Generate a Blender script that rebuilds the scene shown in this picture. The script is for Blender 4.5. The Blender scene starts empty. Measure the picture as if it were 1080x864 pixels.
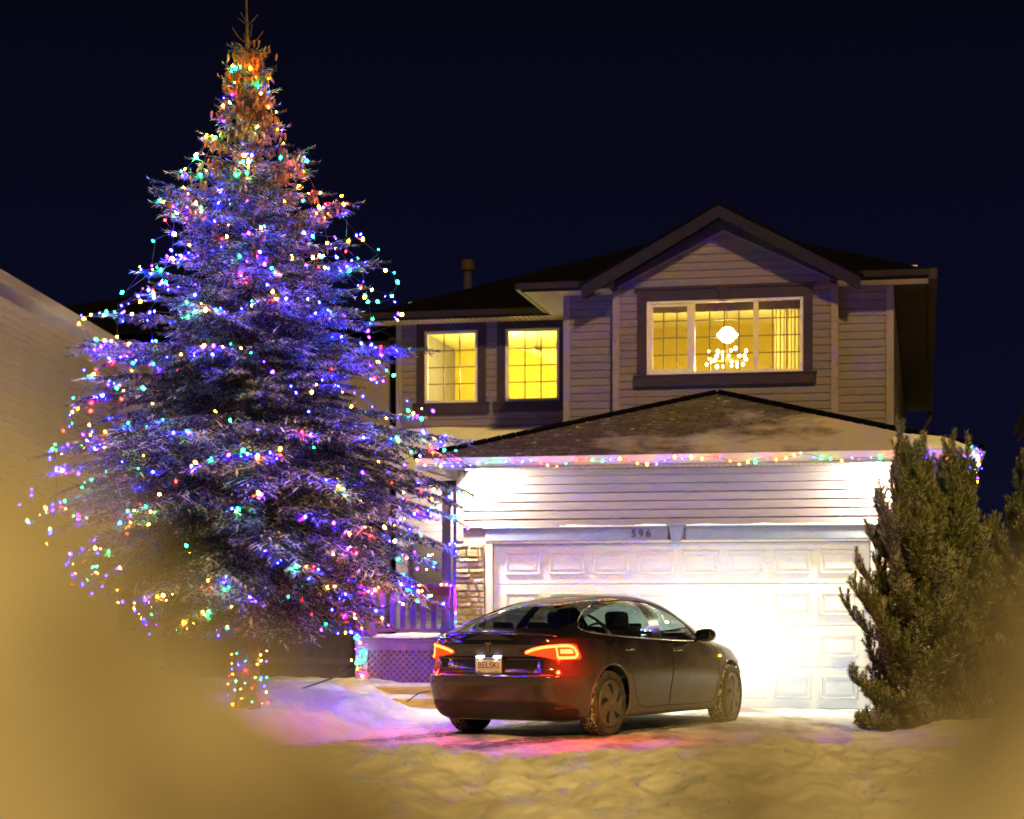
import bpy, math, random
import numpy as np
from mathutils import Vector, Matrix
random.seed(7); rng = np.random.default_rng(11)
PI = math.pi; R = math.radians
scene = bpy.context.scene
COL = scene.collection

# ------------------------------------------------------------------ helpers
def tag(o, label=None, cat=None, group=None, kind=None):
    if label: o['label'] = label
    if cat: o['category'] = cat
    if group: o['group'] = group
    if kind: o['kind'] = kind
    return o
def empty(name, loc=(0,0,0), rz=0, **k):
    o = bpy.data.objects.new(name, None); COL.objects.link(o)
    o.location = loc; o.rotation_euler = (0,0,rz); o.empty_display_size = .2
    return tag(o, **k)
def mesh_np(name, V, faces_flat, sizes, mats, parent=None, smooth=False, mi=None):
    me = bpy.data.meshes.new(name)
    V = np.asarray(V, np.float32); ff = np.asarray(faces_flat, np.int32); sizes = np.asarray(sizes, np.int32)
    me.vertices.add(len(V)); me.vertices.foreach_set('co', V.ravel())
    me.loops.add(len(ff)); me.loops.foreach_set('vertex_index', ff)
    me.polygons.add(len(sizes))
    st = np.concatenate([[0], np.cumsum(sizes)[:-1]]).astype(np.int32)
    me.polygons.foreach_set('loop_start', st); me.polygons.foreach_set('loop_total', sizes)
    if mi is not None: me.polygons.foreach_set('material_index', np.asarray(mi, np.int32))
    me.polygons.foreach_set('use_smooth', np.full(len(sizes), smooth))
    if not isinstance(mats, (list, tuple)): mats = [mats]
    for m in mats: me.materials.append(m)
    me.update(calc_edges=True)
    o = bpy.data.objects.new(name, me); COL.objects.link(o)
    if parent: o.parent = parent
    return o
class MB:
    def __init__(s): s.v = []; s.f = []; s.mi = []; s.m = 0
    def add(s, vs, fs):
        b = len(s.v); s.v += [tuple(v) for v in vs]
        for f in fs: s.f.append([b+i for i in f]); s.mi.append(s.m)
        return s
    def box(s, x0,x1,y0,y1,z0,z1):
        return s.add([(x0,y0,z0),(x1,y0,z0),(x1,y1,z0),(x0,y1,z0),(x0,y0,z1),(x1,y0,z1),(x1,y1,z1),(x0,y1,z1)],
            [(0,3,2,1),(4,5,6,7),(0,1,5,4),(1,2,6,5),(2,3,7,6),(3,0,4,7)])
    def prism(s, poly, d, axis='y', a=0):          # poly in the other two axes, extruded from a to a+d
        n = len(poly)
        def P(p, t):
            if axis == 'y': return (p[0], t, p[1])
            if axis == 'x': return (t, p[0], p[1])
            return (p[0], p[1], t)
        vs = [P(p, a) for p in poly] + [P(p, a+d) for p in poly]
        fs = [tuple(range(n)), tuple(range(2*n-1, n-1, -1))] + [(i, (i+1)%n, n+(i+1)%n, n+i) for i in range(n)]
        return s.add(vs, fs)
    def slab(s, pts, t):                            # polygon in 3-D, thickened downward
        n = len(pts)
        vs = [tuple(p) for p in pts] + [(p[0],p[1],p[2]-t) for p in pts]
        return s.add(vs, [tuple(range(n)), tuple(range(2*n-1,n-1,-1))] + [(i, n+i, n+(i+1)%n, (i+1)%n) for i in range(n)])
    def tube(s, pts, r, n=8, closed=False, cap=True):
        pts = [Vector(p) for p in pts]; N = len(pts); b = len(s.v)
        up = Vector((0,0,1)); prev = None
        for i, p in enumerate(pts):
            if closed: d = pts[(i+1)%N]-pts[i-1]
            else: d = pts[min(i+1,N-1)]-pts[max(i-1,0)]
            d.normalize()
            if prev is None:
                a = d.cross(up)
                if a.length < .1: a = d.cross(Vector((1,0,0)))
            else: a = prev - d*prev.dot(d)
            a.normalize(); prev = a; c = d.cross(a)
            rr = r[i] if isinstance(r, (list, tuple)) else r
            for k in range(n):
                t = 2*PI*k/n; s.v.append(tuple(p + a*math.cos(t)*rr + c*math.sin(t)*rr))
        for i in range(N if closed else N-1):
            j = (i+1) % N
            for k in range(n):
                s.f.append([b+i*n+k, b+i*n+(k+1)%n, b+j*n+(k+1)%n, b+j*n+k]); s.mi.append(s.m)
        if not closed and cap:
            s.f.append([b+k for k in range(n)][::-1]); s.mi.append(s.m)
            s.f.append([b+(N-1)*n+k for k in range(n)]); s.mi.append(s.m)
        return s
    def lathe(s, prof, n=32, axis='z', c=(0,0,0), cap=False):   # prof: (radius, height)
        b = len(s.v); N = len(prof)
        for r, h in prof:
            for k in range(n):
                t = 2*PI*k/n; x, y = r*math.cos(t), r*math.sin(t)
                q = (x,y,h) if axis=='z' else ((x,h,y) if axis=='y' else (h,x,y))
                s.v.append((q[0]+c[0], q[1]+c[1], q[2]+c[2]))
        for i in range(N-1):
            for k in range(n):
                s.f.append([b+i*n+k, b+i*n+(k+1)%n, b+(i+1)*n+(k+1)%n, b+(i+1)*n+k]); s.mi.append(s.m)
        if cap:
            s.f.append([b+k for k in range(n)]); s.mi.append(s.m)
            s.f.append([b+(N-1)*n+k for k in range(n)]); s.mi.append(s.m)
        return s
    def pieces(s, name, mats, parent=None, **k):
        p = list(range(len(s.v)))
        def fd(a):
            while p[a] != a: p[a] = p[p[a]]; a = p[a]
            return a
        for f in s.f:
            for i in f[1:]: p[fd(i)] = fd(f[0])
        g_ = {}
        for f, m in zip(s.f, s.mi): g_.setdefault(fd(f[0]), []).append((f, m))
        out = []
        for key, fl in g_.items():
            t = MB(); mp = {}
            for f, m in fl:
                t.f.append([mp.setdefault(i, len(mp)) for i in f]); t.mi.append(m)
            t.v = [s.v[i] for i in mp]
            out.append(t.build(name, mats, parent, **k))
        return out
    def build(s, name, mats, parent=None, smooth=False, bevel=0, **k):
        ff = [i for f in s.f for i in f]
        o = mesh_np(name, s.v, ff, [len(f) for f in s.f], mats, parent, smooth, s.mi)
        if bevel:
            m = o.modifiers.new('bevel', 'BEVEL'); m.width = bevel; m.segments = 2; m.limit_method = 'ANGLE'
        return tag(o, **k)
def smoothstep(a, b, x):
    t = np.clip((np.asarray(x, float)-a)/(b-a), 0, 1); return t*t*(3-2*t)
_perm = rng.random((256,256))
def vnoise(x, y):
    x = np.asarray(x, float); y = np.asarray(y, float)
    xi = np.floor(x).astype(int); yi = np.floor(y).astype(int); fx = x-xi; fy = y-yi
    fx = fx*fx*(3-2*fx); fy = fy*fy*(3-2*fy)
    g = lambda a, b: _perm[a & 255, b & 255]
    return (g(xi,yi)*(1-fx)+g(xi+1,yi)*fx)*(1-fy)+(g(xi,yi+1)*(1-fx)+g(xi+1,yi+1)*fx)*fy - .5
def fbm(x, y, o=4):
    s = 0; a = 1
    for k in range(o): s = s + a*vnoise(x*2**k+17*k, y*2**k+5*k); a *= .5
    return s
def grid_faces(nu, nv):
    a = np.arange(nu-1)[:,None]*nv + np.arange(nv-1)[None,:]
    return np.stack([a, a+nv, a+nv+1, a+1], -1).reshape(-1, 4)

# ------------------------------------------------------------------ materials
def mat(name, col=(.5,.5,.5), rough=.5, metal=0, emit=None, es=0, coat=0, spec=.5):
    m = bpy.data.materials.new(name); m.use_nodes = True
    b = m.node_tree.nodes['Principled BSDF']
    b.inputs['Base Color'].default_value = (*col, 1); b.inputs['Roughness'].default_value = rough
    b.inputs['Metallic'].default_value = metal; b.inputs['Coat Weight'].default_value = coat
    b.inputs['Coat Roughness'].default_value = .03
    b.inputs['Specular IOR Level'].default_value = spec
    if emit: b.inputs['Emission Color'].default_value = (*emit, 1); b.inputs['Emission Strength'].default_value = es
    return m
def N(m, t, **k):
    n = m.node_tree.nodes.new(t)
    for a, b in k.items(): setattr(n, a, b)
    return n
def bs(m): return m.node_tree.nodes['Principled BSDF']
def lk(m, a, b): m.node_tree.links.new(a, b)
def noisy(m, cols, scale=5, detail=6, bump=0, bscale=None, pos=(.35,.65), dist=.02, coord='Object', rough=None, stretch=None):
    tc = N(m, 'ShaderNodeTexCoord'); mp = N(m, 'ShaderNodeMapping'); lk(m, tc.outputs[coord], mp.inputs[0])
    if stretch: mp.inputs['Scale'].default_value = stretch
    n = N(m, 'ShaderNodeTexNoise'); n.inputs['Scale'].default_value = scale; n.inputs['Detail'].default_value = detail
    n.inputs['Roughness'].default_value = .65
    lk(m, mp.outputs[0], n.inputs['Vector'])
    r = N(m, 'ShaderNodeValToRGB'); lk(m, n.outputs['Fac'], r.inputs[0])
    e = r.color_ramp.elements
    e[0].position, e[1].position = pos; e[0].color = (*cols[0],1); e[1].color = (*cols[-1],1)
    for i, c in enumerate(cols[1:-1]):
        q = e.new(pos[0]+(pos[1]-pos[0])*(i+1)/(len(cols)-1)); q.color = (*c,1)
    lk(m, r.outputs[0], bs(m).inputs['Base Color'])
    if rough:
        mr = N(m, 'ShaderNodeMapRange'); mr.inputs['To Min'].default_value, mr.inputs['To Max'].default_value = rough
        lk(m, n.outputs['Fac'], mr.inputs['Value']); lk(m, mr.outputs[0], bs(m).inputs['Roughness'])
    if bump:
        n2 = N(m, 'ShaderNodeTexNoise'); n2.inputs['Scale'].default_value = bscale or scale*4; n2.inputs['Detail'].default_value = 5
        lk(m, mp.outputs[0], n2.inputs['Vector'])
        bp = N(m, 'ShaderNodeBump'); bp.inputs['Strength'].default_value = bump; bp.inputs['Distance'].default_value = dist
        lk(m, n2.outputs['Fac'], bp.inputs['Height']); lk(m, bp.outputs[0], bs(m).inputs['Normal'])
    return m
def emissive(name, col, strength, sample=True):
    m = bpy.data.materials.new(name); m.use_nodes = True; nt = m.node_tree; nt.nodes.clear()
    e = nt.nodes.new('ShaderNodeEmission'); e.inputs[0].default_value = (*col,1); e.inputs[1].default_value = strength
    o = nt.nodes.new('ShaderNodeOutputMaterial'); nt.links.new(e.outputs[0], o.inputs[0])
    m.cycles.emission_sampling = 'FRONT' if sample else 'NONE'
    return m
def glassy(name, tint=(1,1,1), refl=.05, rough=.02):
    m = bpy.data.materials.new(name); m.use_nodes = True; nt = m.node_tree; nt.nodes.clear()
    t = nt.nodes.new('ShaderNodeBsdfTransparent'); t.inputs[0].default_value = (*tint,1)
    g = nt.nodes.new('ShaderNodeBsdfGlossy'); g.inputs['Roughness'].default_value = rough
    lw = nt.nodes.new('ShaderNodeLayerWeight'); lw.inputs[0].default_value = .5
    pw = nt.nodes.new('ShaderNodeMath'); pw.operation = 'POWER'; nt.links.new(lw.outputs['Facing'], pw.inputs[0]); pw.inputs[1].default_value = 4
    fr = nt.nodes.new('ShaderNodeMath'); fr.operation = 'MULTIPLY_ADD'; nt.links.new(pw.outputs[0], fr.inputs[0]); fr.inputs[1].default_value = .9; fr.inputs[2].default_value = refl
    mx = nt.nodes.new('ShaderNodeMixShader'); o = nt.nodes.new('ShaderNodeOutputMaterial')
    nt.links.new(fr.outputs[0], mx.inputs[0]); nt.links.new(t.outputs[0], mx.inputs[1]); nt.links.new(g.outputs[0], mx.inputs[2])
    nt.links.new(mx.outputs[0], o.inputs[0]); return m

M = {}
M['siding'] = noisy(mat('siding_vinyl', rough=.7, spec=.12), [(.140,.121,.150),(.168,.146,.178)], 1.2, 5, .08, 60, stretch=(1,1,6))
M['trim_light'] = noisy(mat('trim_beige', rough=.7, spec=.12), [(.19,.165,.20),(.225,.195,.23)], 3)
M['trim_dark'] = noisy(mat('trim_plum_grey', rough=.7, spec=.12), [(.030,.023,.028),(.042,.032,.038)], 4, bump=.05)
M['fascia'] = noisy(mat('fascia_taupe', rough=.7, spec=.12), [(.012,.010,.015),(.018,.015,.021)], 2)
M['fascia_white'] = noisy(mat('fascia_white', rough=.7, spec=.12), [(.52,.48,.48),(.62,.58,.57)], 2)
M['gutter'] = noisy(mat('gutter_metal', rough=.35), [(.60,.57,.55),(.70,.67,.65)], 2)
M['gutter_dark'] = noisy(mat('gutter_brown', rough=.7, spec=.12), [(.030,.022,.020),(.042,.031,.028)], 2)
M['header'] = noisy(mat('header_slate_blue', rough=.5), [(.115,.14,.21),(.15,.175,.25)], 3)
M['door_white'] = noisy(mat('garage_door_white', rough=.4), [(.47,.49,.48),(.53,.54,.53)], 1.5, bump=.05, bscale=40)
M['vinyl_white'] = noisy(mat('window_vinyl', rough=.35), [(.66,.60,.62),(.74,.68,.70)], 3)
M['grille'] = mat('grille_brass', (.22,.17,.08), .4)
M['pane'] = glassy('window_glass')
M['black'] = noisy(mat('black_plastic', rough=.5), [(.010,.010,.011),(.018,.018,.019)], 9)
M['porch'] = noisy(mat('porch_wood_led_tint', rough=.5), [(.18,.08,.48),(.24,.11,.60)], 4, bump=.15, bscale=40, stretch=(1,1,.3))  # violet of the blue LED light put into the porch wood's colour
M['timber'] = noisy(mat('step_timber', rough=.7), [(.36,.27,.09),(.55,.44,.18)], 6, bump=.3, stretch=(.3,3,3))
M['darkwood'] = noisy(mat('fence_dark_wood', rough=.7), [(.018,.014,.013),(.04,.03,.026)], 4, bump=.3, stretch=(3,3,.4))
M['bark'] = noisy(mat('bark', rough=.9), [(.05,.035,.025),(.14,.10,.075)], 14, bump=.8, stretch=(1,1,.3))
M['dark_roof'] = noisy(mat('roof_felt_dark', rough=1.0, spec=0), [(.0025,.0022,.003),(.005,.0045,.006)], 3, bump=.3, bscale=30)
def snow_mat(name, a=(.72,.74,.78), b=(.86,.87,.88), bump=.5):
    m = noisy(mat(name, rough=.6, spec=.3), [a, b], 2.2, 8, bump, 14, dist=.05)
    return m
M['snow'] = snow_mat('snow_fresh')
M['snow_near'] = noisy(mat('snow_bank_dirty', rough=.7, spec=.2), [(.15,.12,.09),(.42,.39,.34),(.62,.59,.54)], 7, 4, .3, 30, pos=(.36,.62))
M['frost'] = snow_mat('snow_on_needles', (.55,.56,.60), (.75,.76,.80), 0)

# ground snow: clean, with grit where the ploughed ridge and the tyre tracks lie
g = M['ground'] = noisy(mat('snow_ground_mat', rough=.6, spec=.3), [(.62,.60,.58),(.80,.80,.80),(.86,.86,.87)], 1.6, 10, .7, 12, dist=.05)
d = M['drive'] = noisy(mat('driveway_packed_snow', rough=.5, spec=.35), [(.09,.075,.065),(.36,.33,.31),(.74,.74,.75)], 1.1, 10, .6, 9, pos=(.30,.56), dist=.04, stretch=(1.6,.5,1))

def shingles():
    m = mat('roof_shingles', rough=.9)
    tc = N(m,'ShaderNodeTexCoord'); mp = N(m,'ShaderNodeMapping'); lk(m, tc.outputs['Object'], mp.inputs[0])
    br = N(m,'ShaderNodeTexBrick'); lk(m, mp.outputs[0], br.inputs['Vector'])
    br.inputs['Scale'].default_value = 1; br.inputs['Brick Width'].default_value = .30; br.inputs['Row Height'].default_value = .135
    br.inputs['Mortar Size'].default_value = .012; br.inputs['Color1'].default_value = (.040,.028,.032,1); br.inputs['Color2'].default_value = (.10,.075,.08,1)
    br.inputs['Mortar'].default_value = (.012,.009,.01,1)
    no = N(m,'ShaderNodeTexNoise'); no.inputs['Scale'].default_value = .75; no.inputs['Detail'].default_value = 8; no.inputs['Roughness'].default_value = .6
    lk(m, mp.outputs[0], no.inputs['Vector'])
    # drifted snow lies thicker towards the right-hand slope and the eave
    sx = N(m,'ShaderNodeSeparateXYZ'); lk(m, mp.outputs[0], sx.inputs[0])
    a = N(m,'ShaderNodeMath', operation='MULTIPLY_ADD'); lk(m, sx.outputs[0], a.inputs[0]); a.inputs[1].default_value = .085; lk(m, no.outputs['Fac'], a.inputs[2])
    b2 = N(m,'ShaderNodeMath', operation='MULTIPLY_ADD'); lk(m, sx.outputs[1], b2.inputs[0]); b2.inputs[1].default_value = -.05; lk(m, a.outputs[0], b2.inputs[2])
    r = N(m,'ShaderNodeValToRGB'); lk(m, b2.outputs[0], r.inputs[0]); e = r.color_ramp.elements
    e[0].position = .70; e[1].position = .86; e[0].color = (0,0,0,1); e[1].color = (1,1,1,1)
    # thin frost lines on the course edges
    mx = N(m,'ShaderNodeMix', data_type='RGBA'); lk(m, r.outputs[0], mx.inputs[0]); lk(m, br.outputs['Color'], mx.inputs[6]); mx.inputs[7].default_value = (.42,.38,.38,1)
    n2 = N(m,'ShaderNodeTexNoise'); n2.inputs['Scale'].default_value = 9; n2.inputs['Detail'].default_value = 5; lk(m, mp.outputs[0], n2.inputs['Vector'])
    r2 = N(m,'ShaderNodeValToRGB'); lk(m, n2.outputs['Fac'], r2.inputs[0]); r2.color_ramp.elements[0].position = .60; r2.color_ramp.elements[1].position = .72
    mx2 = N(m,'ShaderNodeMix', data_type='RGBA'); lk(m, r2.outputs[0], mx2.inputs[0]); lk(m, mx.outputs[2], mx2.inputs[6]); mx2.inputs[7].default_value = (.34,.31,.32,1)
    lk(m, mx2.outputs[2], bs(m).inputs['Base Color'])
    bp = N(m,'ShaderNodeBump'); bp.inputs['Strength'].default_value = .6; bp.inputs['Distance'].default_value = .03
    lk(m, br.outputs['Fac'], bp.inputs['Height']); bp.invert = True; lk(m, bp.outputs[0], bs(m).inputs['Normal'])
    return m
M['shingle'] = shingles()
def per_obj_stone():
    m = mat('ledge_stone', rough=.8)
    ge = N(m,'ShaderNodeNewGeometry'); r = N(m,'ShaderNodeValToRGB'); lk(m, ge.outputs['Random Per Island'], r.inputs[0])
    e = r.color_ramp.elements; e[0].color = (.28,.22,.14,1); e[1].color = (.74,.68,.55,1); q = e.new(.5); q.color = (.42,.34,.22,1); q = e.new(.75); q.color = (.30,.27,.24,1)
    tc = N(m,'ShaderNodeTexCoord'); n = N(m,'ShaderNodeTexNoise'); n.inputs['Scale'].default_value = 22; n.inputs['Detail'].default_value = 6; lk(m, tc.outputs['Object'], n.inputs['Vector'])
    mx = N(m,'ShaderNodeMix', data_type='RGBA', blend_type='MULTIPLY'); mx.inputs[0].default_value = .6
    lk(m, r.outputs[0], mx.inputs[6]); r2 = N(m,'ShaderNodeValToRGB'); lk(m, n.outputs['Fac'], r2.inputs[0]); r2.color_ramp.elements[0].position=.3; r2.color_ramp.elements[0].color=(.45,.4,.35,1); r2.color_ramp.elements[1].position=.65
    lk(m, r2.outputs[0], mx.inputs[7]); lk(m, mx.outputs[2], bs(m).inputs['Base Color'])
    bp = N(m,'ShaderNodeBump'); bp.inputs['Strength'].default_value = .7; bp.inputs['Distance'].default_value = .02; lk(m, n.outputs['Fac'], bp.inputs['Height']); lk(m, bp.outputs[0], bs(m).inputs['Normal'])
    return m
M['stone'] = per_obj_stone()
def foliage(name, dark, light, frost, fcol=(.6,.6,.66)):
    m = mat(name, rough=.6, spec=.3)
    ge = N(m,'ShaderNodeNewGeometry'); r = N(m,'ShaderNodeValToRGB'); lk(m, ge.outputs['Random Per Island'], r.inputs[0])
    r.color_ramp.elements[0].color = (*dark,1); r.color_ramp.elements[1].color = (*light,1)
    tc = N(m,'ShaderNodeTexCoord'); n = N(m,'ShaderNodeTexNoise'); n.inputs['Scale'].default_value = 3.5; n.inputs['Detail'].default_value = 5; lk(m, tc.outputs['Object'], n.inputs['Vector'])
    rr = N(m,'ShaderNodeMath', operation='ADD'); lk(m, n.outputs['Fac'], rr.inputs[0])
    rm = N(m,'ShaderNodeMath', operation='MULTIPLY'); lk(m, ge.outputs['Random Per Island'], rm.inputs[0]); rm.inputs[1].default_value = .5; lk(m, rm.outputs[0], rr.inputs[1])
    r2 = N(m,'ShaderNodeValToRGB'); lk(m, rr.outputs[0], r2.inputs[0]); r2.color_ramp.elements[0].position = .95-frost; r2.color_ramp.elements[1].position = 1.05-frost
    mx = N(m,'ShaderNodeMix', data_type='RGBA'); lk(m, r2.outputs[0], mx.inputs[0]); lk(m, r.outputs[0], mx.inputs[6]); mx.inputs[7].default_value = (*fcol,1)
    lk(m, mx.outputs[2], bs(m).inputs['Base Color']); return m
M['spruce'] = foliage('spruce_needles', (.010,.016,.022), (.055,.075,.10), .10, (.66,.66,.80))
M['pine'] = foliage('pine_needles', (.018,.028,.010), (.17,.20,.05), .10, (.4,.4,.36))
M['cone'] = noisy(mat('cone_brown', rough=.6), [(.20,.085,.025),(.42,.19,.06)], 12)

# ------------------------------------------------------------------ camera, sky, street-light
EYE = 1.18
cd = bpy.data.cameras.new('camera'); cam = bpy.data.objects.new('camera', cd); COL.objects.link(cam); scene.camera = cam
cam.location = (0,0,EYE); cam.rotation_euler = (R(90),0,0)
cd.sensor_width = 36; cd.lens = 36*2054/1080; cd.shift_y = 218/1080; cd.clip_start = .02; cd.clip_end = 2000
cd.dof.use_dof = True; cd.dof.focus_distance = 20.5; cd.dof.aperture_fstop = 1.5
w = bpy.data.worlds.new('World'); scene.world = w; w.use_nodes = True; nt = w.node_tree
tc = nt.nodes.new('ShaderNodeTexCoord'); sp = nt.nodes.new('ShaderNodeSeparateXYZ'); nt.links.new(tc.outputs['Generated'], sp.inputs[0])
rp = nt.nodes.new('ShaderNodeValToRGB'); nt.links.new(sp.outputs[2], rp.inputs[0]); e = rp.color_ramp.elements
e[0].position = 0; e[0].color = (.0042,.0044,.018,1); e[1].position = .34; e[1].color = (.0019,.0016,.0052,1)
q = e.new(.17); q.color = (.0026,.0029,.0120,1)
nt.links.new(rp.outputs[0], nt.nodes['Background'].inputs[0]); nt.nodes['Background'].inputs[1].default_value = 1
SUN = dict(az=R(9), el=R(33))
sl = bpy.data.lights.new('street_light_glow', 'SUN'); so = bpy.data.objects.new('street_light_glow', sl); COL.objects.link(so)
sl.energy = 2.8; sl.color = (1,.64,.17); sl.angle = R(3)
dv = Vector((math.sin(SUN['az'])*math.cos(SUN['el']), -math.cos(SUN['az'])*math.cos(SUN['el']), math.sin(SUN['el'])))
so.rotation_euler = dv.to_track_quat('Z','Y').to_euler(); so.location = dv*40
scene.view_settings.view_transform = 'Standard'; scene.view_settings.look = 'None'; scene.view_settings.exposure = 0; scene.view_settings.gamma = 1
scene.cycles.use_denoising = True; scene.cycles.max_bounces = 6; scene.cycles.transparent_max_bounces = 12; scene.cycles.caustics_reflective = False
scene.cycles.caustics_refractive = False; scene.cycles.use_light_tree = True; scene.cycles.sample_clamp_indirect = 2

def lamp(name, kind, loc, power, col, parent=None, size=.05, spot=None, direction=None, blend=.6):
    l = bpy.data.lights.new(name, kind); o = bpy.data.objects.new(name, l); COL.objects.link(o)
    l.energy = power; l.color = col; l.shadow_soft_size = size
    if kind == 'SPOT': l.spot_size = R(spot); l.spot_blend = blend
    o.location = loc
    if direction: o.rotation_euler = (-Vector(direction)).to_track_quat('Z','Y').to_euler()
    if parent: o.parent = parent
    return o

# ------------------------------------------------------------------ ground
TH = 0.2089; HO = (-.2493, 25.603, 0); cT, sT = math.cos(TH), math.sin(TH)
def W2L(X, Y):
    dx = X-HO[0]; dy = Y-HO[1]; return dx*cT-dy*sT, dx*sT+dy*cT
def L2W(x, y): return HO[0]+x*cT+y*sT, HO[1]-x*sT+y*cT
def ground_z(X, Y):
    X = np.asarray(X, float); Y = np.asarray(Y, float)
    lx, ly = W2L(X, Y)
    n1 = fbm(X*.9, Y*.9, 5); n2 = fbm(X*4+9, Y*4, 4)
    drive = smoothstep(-.95, -.30, lx+.20*n1)*(1-smoothstep(5.15, 5.9, lx+.3*n1))
    base = -.03*smoothstep(0, -5, ly)
    yardL = .24 + .10*n1 + .03*n2 + .09*np.exp(-((lx+2.0)/.9)**2-((ly+1.3)/1.2)**2)
    yardL = yardL*(1-.55*np.exp(-((lx+.9)/.9)**2-((ly-.6)/.9)**2)) 
    walk = smoothstep(-2.15,-1.55,lx+.15*n1)*smoothstep(-2.4,-1.2,ly)*(1-smoothstep(2.3,2.6,ly))
    wz = -.07+.04*smoothstep(.2,-1.5,ly)+.10*smoothstep(.95,1.2,ly)+.15*smoothstep(1.5,1.75,ly)+.012*n2
    yardL = yardL*(1-walk)+wz*walk
    yardR = .10 + .07*n1 + .02*n2
    yard = np.where(lx < 2.5, yardL, yardR)
    z = base + (1-drive)*yard + drive*(.012*n2+.02*n1)
    # ploughed ridge along the kerb, street on this side of it
    ridge = np.exp(-((Y-11.4-.30*n1)/1.0)**2)+.80*np.exp(-(np.minimum(Y-10.2,0)/3.0)**2)*(1-smoothstep(9.6,11.6,Y))*smoothstep(2.0,5.0,Y)
    street = 1-smoothstep(12.2, 14.6, Y)
    z = z*(1-street) + street*(-.06+.05*n1+.035*n2)
    z = z + ridge*(.42+.10*n1+.07*n2+.035*fbm(X*9,Y*9,3))
    rut = np.exp(-((ly+3.2-.5*np.sin(lx*.8))/.12)**2)+np.exp(-((ly+3.7-.5*np.sin(lx*.8))/.12)**2)
    z = z - .03*rut*smoothstep(3.2, 4.6, lx)*drive
    return z
def axis_pts(lo, a, b, hi, fine, coarse):
    return np.unique(np.concatenate([np.arange(lo, a, coarse), np.arange(a, b, fine), np.arange(b, hi+.1, coarse)]))
xs = np.concatenate([[-900,-400,-150,-70], axis_pts(-40,-8,9,40,.055,1.6), [70,150,400,900]])
ys = np.concatenate([[-300,-120,-50], axis_pts(-20,6.5,28,60,.055,1.6), [90,160,400,1200]])
GX, GY = np.meshgrid(xs, ys, indexing='ij'); GZ = ground_z(GX, GY)
F = grid_faces(len(xs), len(ys))
mesh_np('snowy_ground', np.stack([GX,GY,GZ],-1).reshape(-1,3), F.ravel(), np.full(len(F),4), M['ground'], smooth=True)['kind'] = 'structure'
# driveway sheet following the same height, just above it
lxs = np.linspace(-.35, 5.25, 90); lys = np.linspace(-9.6, -.02, 170)
A, B = np.meshgrid(lxs, lys, indexing='ij'); WX, WY = L2W(A, B)
F = grid_faces(90, 170)
wav = .10*vnoise(B*1.3, 0*B+3); WX2, WY2 = L2W(A + wav*np.where(A<2.5, 1, -1)*(np.abs(A-2.45)/2.8)**4, B)
fade = .006-.05*smoothstep(-7.6,-9.4,B)
mesh_np('driveway', np.stack([WX2,WY2,ground_z(WX2,WY2)+fade-.03*(np.abs(A-2.45)/2.8)**10],-1).reshape(-1,3), F.ravel(), np.full(len(F),4), M['drive'], smooth=True)['kind'] = 'structure'

# snow bank right in front of the lens (out of focus)
def crest(x):
    # crest profile of the chunks over this stretch of bank
    px = np.array([-1.5,-.6,-.30,-.19,-.158,-.145,-.130,-.112,-.095,-.075,-.055,-.035,-.018,.0,.03,.050,.060,.073,.086,.094,.105,.118,.130,.145,.158,.19,.3,.6,1.5])
    pz = np.array([1.34,1.40,1.27,1.265,1.243,1.230,1.210,1.188,1.168,1.156,1.142,1.130,1.112,1.095,1.092,1.085,1.125,1.156,1.150,1.105,1.105,1.126,1.145,1.168,1.195,1.21,1.19,1.14,1.10])
    return np.interp(x, px, pz)
bx = np.unique(np.concatenate([np.linspace(-1.6,1.6,120), np.linspace(-.22,.22,150)])); by = np.unique(np.concatenate([np.linspace(.26,1.5,60), np.linspace(.4,.8,60)]))
BX, BY = np.meshgrid(bx, by, indexing='ij')
prof = np.exp(-(np.abs(BY-.62)/.55)**1.25)
BZ = -.1 + (crest(BX/.62*np.minimum(BY,.9)*0+BX)+.1)*prof + .016*fbm(BX*16, BY*16, 5) - .012*np.abs(BY-.62)*0
low = (1-np.exp(-np.abs((BX)/.0001)))*0
F = grid_faces(len(bx), len(by))
tag(mesh_np('snow_bank', np.stack([BX,BY,BZ],-1).reshape(-1,3), F.ravel(), np.full(len(F),4), M['snow_near'], smooth=True), kind='structure')

# ------------------------------------------------------------------ house
H = empty('suburban_house', HO, -TH, label='two storey beige sided house with double garage and lit windows behind the dark car', cat='house')
CH = .112
def siding(mb, x0, x1, z0, z1, y, holes=(), tri=None, nrm=-1, axis='y'):
    # lap siding on a wall plane; tri=(xa, za_slope) gives the width of a gable course
    z = z0
    while z < z1-1e-4:
        zt = min(z+CH, z1)
        a, b = (x0, x1) if tri is None else tri(z)
        at, bt = (x0, x1) if tri is None else tri(zt)
        spans = [(a, b, at, bt)]
        for h in holes:
            if h[2] < (z+zt)/2 < h[3]:
                ns = []
                for (p, q2, pt, qt) in spans:
                    if h[0] > p: ns.append((p, min(q2, h[0]), pt, min(qt, h[0])))
                    if h[1] < q2: ns.append((max(p, h[1]), q2, max(pt, h[1]), qt))
                    if h[0] <= p and h[1] >= q2: pass
                spans = [s_ for s_ in ns if s_[1]-s_[0] > .01]
        for (p, q2, pt, qt) in spans:
            o = .018*nrm; mid = z+(zt-z)*.82
            def P(u, d, zz): return (u, y+d, zz) if axis == 'y' else (y+d, u, zz)
            f = (mid-z)/(zt-z); pm = p+(pt-p)*f; qm = q2+(qt-q2)*f
            mb.add([P(p,0,z),P(q2,0,z),P(p,o,z+.004),P(q2,o,z+.004),P(pm,o*.62,mid),P(qm,o*.62,mid),P(pt,0,zt),P(qt,0,zt)],
                   [(0,1,3,2),(2,3,5,4),(4,5,7,6)])
        z = zt
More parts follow.
